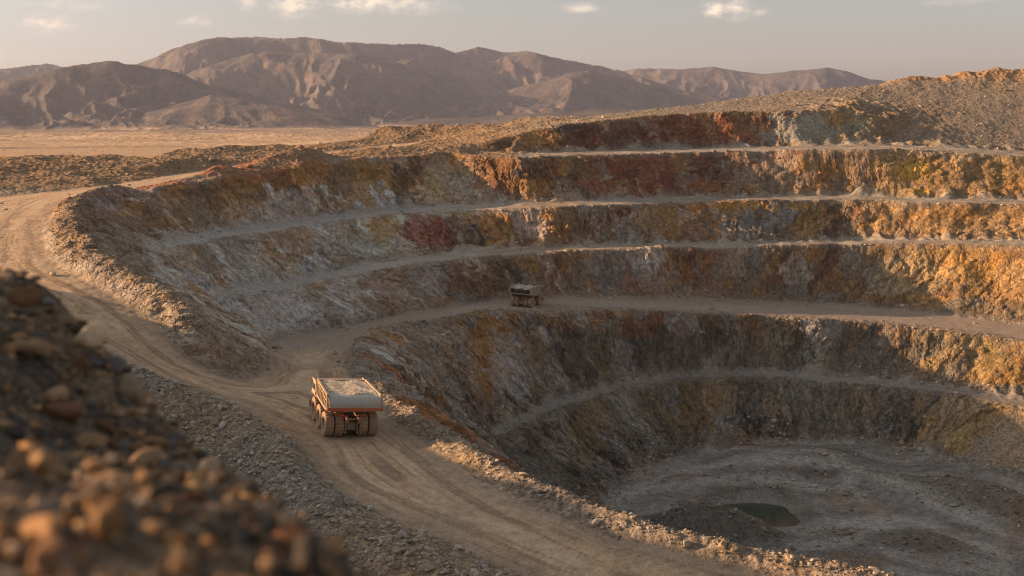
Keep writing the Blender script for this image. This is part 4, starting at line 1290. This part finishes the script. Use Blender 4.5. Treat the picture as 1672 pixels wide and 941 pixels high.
def stones(name, P, size, cols, mat, label, category, flat=.65, sink=.25):
    n = len(P)
    V = ICO_V[None] * (1 + rng.uniform(-.32, .28, (n, 12, 1)))
    V = V * rng.uniform(.55, 1.25, (n, 1, 3))
    q = rng.normal(size=(n, 4)); q /= np.linalg.norm(q, axis=1)[:, None]
    w_, x_, y_, z_ = q.T
    Rm = np.stack([1 - 2 * (y_ * y_ + z_ * z_), 2 * (x_ * y_ - w_ * z_), 2 * (x_ * z_ + w_ * y_), 2 * (x_ * y_ + w_ * z_), 1 - 2 * (x_ * x_ + z_ * z_), 2 * (y_ * z_ - w_ * x_), 2 * (x_ * z_ - w_ * y_), 2 * (y_ * z_ + w_ * x_), 1 - 2 * (x_ * x_ + y_ * y_)], 1).reshape(n, 3, 3)
    V = np.einsum('nij,nkj->nki', Rm, V)
    V[..., 2] *= flat
    V = V * size[:, None, None] + P[:, None, :] + np.array([0, 0, 1]) * (size * (.5 - sink) * flat)[:, None, None]
    F = (ICO_F[None] + (np.arange(n) * 12)[:, None, None]).reshape(-1, 3)
    me = bpy.data.meshes.new(name)
    me.vertices.add(n * 12); me.vertices.foreach_set('co', V.astype(np.float32).ravel())
    me.loops.add(F.size); me.loops.foreach_set('vertex_index', F.astype(np.int32).ravel())
    me.polygons.add(len(F)); me.polygons.foreach_set('loop_start', np.arange(0, F.size, 3, dtype=np.int32))
    me.update(calc_edges=True)
    a = me.attributes.new('Col', 'FLOAT_COLOR', 'POINT')
    c4 = np.ones((n, 12, 4), np.float32); c4[..., :3] = cols[:, None, :]
    a.data.foreach_set('color', c4.ravel())
    me.materials.append(mat)
    me.polygons.foreach_set('use_smooth', np.zeros(len(F), bool))
    o = bpy.data.objects.new(name, me); COL.objects.link(o)
    o['kind'] = 'stuff'; o['label'] = label; o['category'] = category
    return o


dth = np.gradient(TH); dr_ = np.gradient(RR)
AREA = (RR * dr_)[:, None] * dth[None, :] * (np.abs(TH) < R(29))[None, :]


def scatter(dens):
    """pick ground points with the given density per square metre"""
    e = (dens * AREA).ravel()
    e = np.where(e > 0, e, 0)
    n = int(e.sum())
    c = np.cumsum(e)
    k = np.searchsorted(c, rng.uniform(0, c[-1], n))
    k = np.minimum(k, e.size - 1)
    return k


def place(k):
    return np.stack([X.ravel()[k], Y.ravel()[k], Z.ravel()[k]], 1) + rng.normal(0, .05, (len(k), 3))


def stone_cols(k, f=1.0, base=None):
    c = C.reshape(-1, 3)[k] * f
    n = len(k)
    t = rng.uniform(0, 1, n)[:, None]
    alt = np.where(t < .22, (.40, .35, .30), np.where(t < .42, (.34, .235, .13), np.where(t < .6, (.15, .125, .105), c)))
    return np.clip((.45 * c + .55 * alt) * rng.uniform(.7, 1.35, (n, 1)), .03, .7)


M_stone = earth('stone', 2.5, .04, .4)
view = (np.abs(tg) < R(28))
D_berm = samp(dist_to([L['berm_right'], L['berm_bend'], L['berm_ramp']], 4), X, Y)
D_bank = samp(dist_to([L['bank'], offset(L['bank'], 4, 0), offset(L['bank'], 9, 0)], 8), X, Y)
vis = 1 - sstep(.2, .6, f_road)
clump = .25 + 1.5 * sstep(-.3, .5, n2(X / 3.1, Y / 3.1))
k = scatter((11.0 * np.exp(-(D_berm / 1.7) ** 2) * clump + 2.5 * (D_berm < 3.8)) * vis * (rg > 70))
s = np.clip(rng.lognormal(-2.5, .6, len(k)), .04, .5)
stones('berm_rubble', place(k), s, stone_cols(k, .88), M_stone, 'broken stones heaped along the safety berms of the haul roads', 'rubble')
k = scatter((16 * np.exp(-(D_bank / 5.5) ** 2)) * vis * (rg > 60) * (rg < 150))
s = np.clip(rng.lognormal(-2.5, .65, len(k)), .035, .55)
cb_ = stone_cols(k, 1.0); cb_ = cb_ * .6 + .4 * np.array([.44, .41, .375]) * rng.uniform(.6, 1.3, (len(k), 1))
stones('bank_rubble', place(k), s, cb_, M_stone, 'grey broken stones covering the bank left of the haul road', 'rubble')
D_toe = np.minimum(D_toe, D_rmp)
D_crest = samp(dist_to([L['up_crest'], L['mid_crest'], L['low_crest'], L['top_crest'], L['wall_top_low'], L['rim']], 3), XW, YW)
patchy = sstep(-.25, .35, zn2)
k = scatter((1.5 * np.exp(-(D_toe / 1.5) ** 2) * (.35 + patchy) + .9 * np.exp(-(D_crest / .7) ** 2)) * (1 - f_road * .9) * (1 - .55 * f_bench) * (rg > 140))
s = np.clip(rng.lognormal(-1.55, .5, len(k)), .1, .75)
stones('toe_rubble', place(k), s, stone_cols(k, 1.25), M_stone, 'fallen stones lying along the foot and lip of each bench', 'rubble')
flo = f_floor * np.clip(sstep(.3, 1.6, Z + 76.2) + .25 * sstep(.2, .5, fsw), 0, 1)
k = scatter((.9 * flo + 1.3 * np.exp(-(samp(dist_to([L['floor_toe']], 9), X, Y) / 4.5) ** 2) * patchy) * (rg > 140))
s = np.clip(rng.lognormal(-1.4, .5, len(k)), .12, .9)
stones('floor_rubble', place(k), s, stone_cols(k, 1.15), M_stone, 'blasted stones strewn over the mounds of the pit floor', 'rubble')
k = scatter(.75 * heapm * (rg < 540) * (.5 + .5 * talus) * (.4 + 1.2 * sstep(-.2, .5, n2(X / 9, Y / 9))))
s = np.clip(rng.lognormal(-1.95, .55, len(k)), .08, .9)
s *= np.where(X.ravel()[k] > 40, .7, 1) * np.exp(rng.normal(0, .4, len(k)))
stones('scree', place(k), s, stone_cols(k, 1.15), M_stone, 'loose stones and clods covering the heaps along the rim', 'scree')
print('rubble', round(time.time() - T0, 1))

# ------------------------------------------------------------------ near rocks on the heap, one object each
M_rockn, nt_, b_ = new_mat('heap_rock')
oi = N(nt_, 'ShaderNodeObjectInfo')
tcr = N(nt_, 'ShaderNodeTexCoord').outputs['Object']
n1 = noise(nt_, 3.0, 6, .65, tcr, .3); n2r = noise(nt_, 14, 4, .6, tcr)
sx = mathn(nt_, 'ADD', n1, n2r); fx_ = mathn(nt_, 'MULTIPLY_ADD', sx, 1.1); fx_.node.inputs[2].default_value = -.1
vv = N(nt_, 'ShaderNodeCombineColor')
for i in range(3):
    nt_.links.new(fx_, vv.inputs[i])
nt_.links.new(mixrgb(nt_, 1.0, oi.outputs['Color'], vv.outputs[0], 'MULTIPLY'), b_.inputs['Base Color'])
b_.inputs['Roughness'].default_value = .95; b_.inputs['Specular IOR Level'].default_value = .15
bp_ = N(nt_, 'ShaderNodeBump', Strength=.8, Distance=.03); nt_.links.new(sx, bp_.inputs['Height']); nt_.links.new(bp_.outputs[0], b_.inputs['Normal'])


def rock_mesh(seed, rnd=.5, el=(1, 1, 1)):
    rr = random.Random(seed)
    bm = bmesh.new()
    for _ in range(15):
        v = Vector((rr.gauss(0, 1), rr.gauss(0, 1), rr.gauss(0, 1))).normalized() * rr.uniform(.82, 1.0)
        bm.verts.new((v.x * el[0], v.y * el[1], v.z * el[2]))
    r = bmesh.ops.convex_hull(bm, input=bm.verts[:])
    bmesh.ops.delete(bm, geom=[g for g in r['geom_interior'] if isinstance(g, bmesh.types.BMVert)], context='VERTS')
    bmesh.ops.bevel(bm, geom=bm.edges[:], offset=.02 + .035 * rnd, segments=1, affect='EDGES')
    bmesh.ops.triangulate(bm, faces=bm.faces[:])
    bmesh.ops.subdivide_edges(bm, edges=[e for e in bm.edges if e.calc_length() > .3], cuts=1, use_grid_fill=False)
    for v in bm.verts:
        v.co *= 1 + rr.uniform(-.02, .02)
    me = bpy.data.meshes.new('rock'); bm.to_mesh(me); bm.free()
    for p in me.polygons:
        p.use_smooth = True
    me.set_sharp_from_angle(angle=R(38))
    me.materials.append(M_rockn)
    return me


ROCKS = [rock_mesh(100 + i, rnd=(i % 3) * .4, el=random.Random(i).choice([(1, .8, .6), (1, .6, .45), (1, .85, .8), (1, .5, .7), (1, .75, .35)])) for i in range(14)]
KINDS_ROCK = [((.36, .235, .135), 'tan'), ((.37, .21, .10), 'ochre'), ((.19, .18, .175), 'slate grey'), ((.21, .11, .06), 'rust brown'), ((.075, .062, .054), 'near black'), ((.36, .27, .18), 'pale buff')]


def add_rock(px, py, size, kind, mesh=None, label=None, d0=1.2, d1=20, group=None, sink=.3, rot=None, name='rock'):
    q = None
    for d in np.arange(d0, d1, .03):
        a = gp(px, py, d=d)
        if a[2] <= ground_at(a[0], a[1]):
            q = a; break
    if q is None:
        return None
    o = bpy.data.objects.new(name, mesh or random.choice(ROCKS)); COL.objects.link(o)
    w_ = size * q[1] / FPX / 2
    q[2] = ground_at(q[0], q[1])
    o.location = (q[0], q[1], q[2] + w_ * (.55 - sink))
    o.rotation_euler = rot or (random.uniform(-.5, .5), random.uniform(-.5, .5), random.uniform(0, 6.28))
    o.scale = (w_ * random.uniform(.9, 1.1), w_ * random.uniform(.9, 1.1), w_ * random.uniform(.85, 1.1))
    k = random.uniform(.8, 1.2)
    c = KINDS_ROCK[kind][0]
    o.color = (c[0] * k, c[1] * k, c[2] * k, 1)
    o['category'] = 'rock'
    if label:
        o['label'] = label
    if group:
        o['group'] = group
    return o


big = rock_mesh(991, 1.0, (1, .9, .88))
o = add_rock(150, 585, 66, 5, big, 'rounded pale tan boulder perched on the edge of the near heap, above the haul road', 8, 20, sink=-.6, rot=(.2, .1, 1.0), name='boulder')
o.color = (.78, .60, .41, 1)
NAMED = [(95, 660, 78, 0, 'blurred tan slab standing on edge left of and below the perched boulder'), (215, 655, 84, 5, 'blurred buff block lying in the middle of the heap below the perched boulder'),
         (240, 765, 70, 0, 'tan block with a dark hollow under it, lower middle of the heap'), (55, 585, 80, 0, 'long tan slab leaning near the left edge of the picture, beside the boulder'),
         (345, 790, 90, 5, 'large blurred buff rock at the lower right flank of the heap'), (60, 770, 90, 1, 'big ochre rock glowing in the sun at the lower left of the heap'),
         (60, 905, 150, 1, 'largest ochre rock, strongly blurred in the bottom left corner'), (180, 880, 130, 1, 'second large ochre rock beside the corner rock, strongly blurred'),
         (190, 610, 50, 2, 'slate grey stone tucked right under the perched boulder'), (40, 500, 60, 3, 'dark rust block on the upper ridge of the heap at the left edge'),
         (470, 870, 70, 0, 'tan rock low on the right edge of the heap near the bottom'), (540, 915, 80, 1, 'last ochre rock at the bottom right tip of the heap')]
for px, py, sz, kd, lb in NAMED:
    add_rock(px, py, sz, kd, label=lb, d0=1.2, sink=.12)


def heap_top(px):
    return np.interp(px, [0, 75, 135, 190, 250, 300, 370, 450, 520, 600, 660], [432, 474, 520, 572, 622, 668, 738, 808, 872, 938, 990])


cnt = 0
rr = random.Random(3)
while cnt < 275:
    px = rr.uniform(-25, 640); top = heap_top(px) + 14
    if top > 945:
        continue
    py = top + 4 + (965 - top) * rr.uniform(0, 1) ** 1.15
    t = (py - top) / 500
    kd = rr.choices(range(6), [6, 4, 2, 4, 4, 0])[0]
    sz = min(80 if py < 620 else 130, rr.lognormvariate(3.15, .6)) * (1 + .9 * max(0, t))
    zone = 'along the upper edge of the heap' if py < top + 70 else ('in the blurred lower part of the heap' if py > 760 else 'on the middle of the near heap')
    nm = KINDS_ROCK[kd][1]
    szn = 'small' if sz < 40 else ('middling' if sz < 62 else 'large')
    o = add_rock(px, py, sz, kd, label=f'{szn} {nm} rock {zone}', group=f'{szn} {nm} rocks {zone}', sink=rr.uniform(.2, .6))
    if o:
        cnt += 1
# gravel between them
near_m = (rg > 1.3) * (rg < 19) * (np.abs(tg) < R(30)) * (tg < R(8))
k = scatter(near_m * np.clip(1500 / rg ** 1.35, 8, 420) * .55)
Pn = place(k); rn = np.hypot(Pn[:, 0], Pn[:, 1])
s = np.clip(rng.lognormal(-.1, .55, len(k)) * .0065 * rn ** .8, .006, .11)
t = rng.uniform(0, 1, len(k))[:, None]
cn_ = np.where(t < .22, (.33, .215, .12), np.where(t < .46, (.26, .155, .08), np.where(t < .6, (.17, .16, .15), np.where(t < .94, (.095, .072, .055), (.34, .25, .165))))) * rng.uniform(.7, 1.25, (len(k), 1))
stones('heap_gravel', Pn, s, cn_, M_stone, 'gravel and clods filling the gaps between the near rocks', 'gravel')
print('near rocks', cnt, len(k), round(time.time() - T0, 1))

# ------------------------------------------------------------------ camera, sun, sky, air
cam = bpy.data.cameras.new('camera'); co_ = bpy.data.objects.new('camera', cam); COL.objects.link(co_)
cam.sensor_width = 36; cam.lens = FPX / 1672 * 36
co_.location = (0, 0, 0); co_.rotation_euler = (R(90) - PITCH, 0, 0)
cam.clip_start = .05; cam.clip_end = 60000
cam.dof.use_dof = True; cam.dof.focus_distance = 165; cam.dof.aperture_fstop = cam.lens * .001 / .064
SC.camera = co_
SC.cycles.filter_width = 1.15
SC.cycles.use_adaptive_sampling = False

SUN_EL, SUN_AZ = R(14.5), R(-85)          # azimuth from +Y (view direction), negative = left
sun = bpy.data.lights.new('sun', 'SUN'); so = bpy.data.objects.new('sun', sun); COL.objects.link(so)
sun.energy = 4.6; sun.angle = R(.55); sun.color = (1, .60, .31)
sd = Vector((math.sin(SUN_AZ) * math.cos(SUN_EL), math.cos(SUN_AZ) * math.cos(SUN_EL), math.sin(SUN_EL)))
so.rotation_euler = sd.to_track_quat('Z', 'Y').to_euler()
w = bpy.data.worlds.new('World'); SC.world = w; w.use_nodes = True
nt = w.node_tree
for n in list(nt.nodes):
    nt.nodes.remove(n)
out = nt.nodes.new('ShaderNodeOutputWorld'); bg = nt.nodes.new('ShaderNodeBackground')
sky = nt.nodes.new('ShaderNodeTexSky'); sky.sky_type = 'NISHITA'; sky.sun_disc = False
sky.sun_elevation = SUN_EL; sky.sun_rotation = SUN_AZ; sky.dust_density = 4.0; sky.air_density = 1.2; sky.ozone_density = .6; sky.altitude = 800
SKYCOL = sky.outputs[0]
bwn = nt.nodes.new('ShaderNodeRGBToBW'); nt.links.new(SKYCOL, bwn.inputs[0])
warm = nt.nodes.new('ShaderNodeMix'); warm.data_type = 'RGBA'; warm.blend_type = 'MULTIPLY'; warm.inputs[0].default_value = 1
nt.links.new(bwn.outputs[0], warm.inputs[6]); geo = nt.nodes.new('ShaderNodeTexCoord'); sxz = nt.nodes.new('ShaderNodeSeparateXYZ'); nt.links.new(geo.outputs['Generated'], sxz.inputs[0])
elev = mathn(nt, 'MULTIPLY', sxz.outputs[2], 9.0, True)
elev2 = mathn(nt, 'MULTIPLY_ADD', sxz.outputs[2], 3.5, clamp=True); elev2.node.inputs[2].default_value = -.45
low = mixrgb(nt, elev, (.96, .815, .64), (.665, .74, .765))
nt.links.new(mixrgb(nt, elev2, low, (1.12, 1.13, 1.14)), warm.inputs[7])
mx = nt.nodes.new('ShaderNodeMix'); mx.data_type = 'RGBA'; mx.inputs[0].default_value = .85
nt.links.new(SKYCOL, mx.inputs[6]); nt.links.new(warm.outputs[2], mx.inputs[7])
# a few small sunlit cumulus low over the ranges, placed by bearing on the sky itself
tc = nt.nodes.new('ShaderNodeTexCoord').outputs['Generated']
CLOUDS = [(80, 36, 34, 15, .75), (318, 33, 24, 9, .6), (478, 8, 42, 18, .8), (590, 4, 50, 15, .9), (660, 8, 62, 16, .6), (952, 15, 26, 9, .6), (1168, 16, 22, 14, .95), (1200, 14, 26, 15, 1.0), (1240, 20, 18, 6, .5), (405, 2, 20, 12, .5), (110, 8, 60, 9, .25), (1560, 3, 60, 6, .2)]
cov = None
ns = nt.nodes.new('ShaderNodeTexNoise'); ns.inputs['Scale'].default_value = 55; ns.inputs['Detail'].default_value = 6; ns.inputs['Roughness'].default_value = .6
mp = nt.nodes.new('ShaderNodeMapping'); mp.inputs['Scale'].default_value = (1, 1, 1.7); nt.links.new(tc, mp.inputs[0]); nt.links.new(mp.outputs[0], ns.inputs['Vector'])
for cx, cy, rx, ry, k in CLOUDS:
    v = gp(cx, cy, d=1.0); v /= np.linalg.norm(v)
    sb = nt.nodes.new('ShaderNodeVectorMath'); sb.operation = 'SUBTRACT'; nt.links.new(tc, sb.inputs[0]); sb.inputs[1].default_value = tuple(v)
    ml = nt.nodes.new('ShaderNodeVectorMath'); ml.operation = 'MULTIPLY'; nt.links.new(sb.outputs[0], ml.inputs[0]); ml.inputs[1].default_value = (FPX / rx, FPX / rx, FPX / ry)
    ln = nt.nodes.new('ShaderNodeVectorMath'); ln.operation = 'LENGTH'; nt.links.new(ml.outputs[0], ln.inputs[0])
    a = mathn(nt, 'SUBTRACT', 1.25, mathn(nt, 'MULTIPLY', ln.outputs['Value'], .75), True)
    b = mathn(nt, 'MULTIPLY_ADD', ns.outputs['Fac'], 2.4); b.node.inputs[2].default_value = -1.35
    c = mathn(nt, 'MULTIPLY', mathn(nt, 'ADD', a, b, True), mathn(nt, 'MULTIPLY', a, k))
    cov = c if cov is None else mathn(nt, 'MAXIMUM', cov, c)
cov = mathn(nt, 'MULTIPLY', cov, 1.0, True)
# lit side of each puff: noise difference along the sun's direction
mp2 = nt.nodes.new('ShaderNodeMapping'); mp2.inputs['Scale'].default_value = (1, 1, 1.7); mp2.inputs['Location'].default_value = (.004, 0, -.006); nt.links.new(tc, mp2.inputs[0])
ns2 = nt.nodes.new('ShaderNodeTexNoise'); ns2.inputs['Scale'].default_value = 55; ns2.inputs['Detail'].default_value = 4; nt.links.new(mp2.outputs[0], ns2.inputs['Vector'])
lit = mathn(nt, 'MULTIPLY_ADD', mathn(nt, 'SUBTRACT', ns.outputs['Fac'], ns2.outputs['Fac']), 4.0, clamp=True); lit.node.inputs[2].default_value = .6
ccol = mixrgb(nt, lit, (3.6, 3.2, 3.0), (6.6, 5.3, 4.0))
skyc = mixrgb(nt, cov, mx.outputs[2], ccol)
nt.links.new(skyc, bg.inputs[0]); bg.inputs[1].default_value = .08
nt.links.new(bg.outputs[0], out.inputs[0])
SC.view_settings.view_transform = 'Standard'; SC.view_settings.look = 'None'; SC.view_settings.gamma = 1; SC.view_settings.exposure = 1.25
SC.view_settings.use_curve_mapping = False

hz = bpy.data.meshes.new('haze')
bm = bmesh.new(); bmesh.ops.create_cube(bm, size=1); bm.to_mesh(hz); bm.free()
ho = bpy.data.objects.new('haze', hz); COL.objects.link(ho)
HB = (-13000, 13000, -13000, 13000, -90, 620)
ho.location = ((HB[0] + HB[1]) / 2, (HB[2] + HB[3]) / 2, (HB[4] + HB[5]) / 2); ho.scale = (HB[1] - HB[0], HB[3] - HB[2], HB[5] - HB[4])
ho['kind'] = 'stuff'; ho['label'] = 'thin warm dusty haze that pales the far mountains'; ho['category'] = 'haze'
hm = bpy.data.materials.new('haze'); hm.use_nodes = True; hn = hm.node_tree
for n in list(hn.nodes):
    if n.type != 'OUTPUT_MATERIAL':
        hn.nodes.remove(n)
pv = hn.nodes.new('ShaderNodeVolumePrincipled'); pv.inputs['Density'].default_value = 4.3e-5; pv.inputs['Color'].default_value = (.66, .71, .94, 1); pv.inputs['Anisotropy'].default_value = .2
hn.links.new(pv.outputs[0], next(n for n in hn.nodes if n.type == 'OUTPUT_MATERIAL').inputs['Volume'])
hz.materials.append(hm)
print('done', round(time.time() - T0, 1))
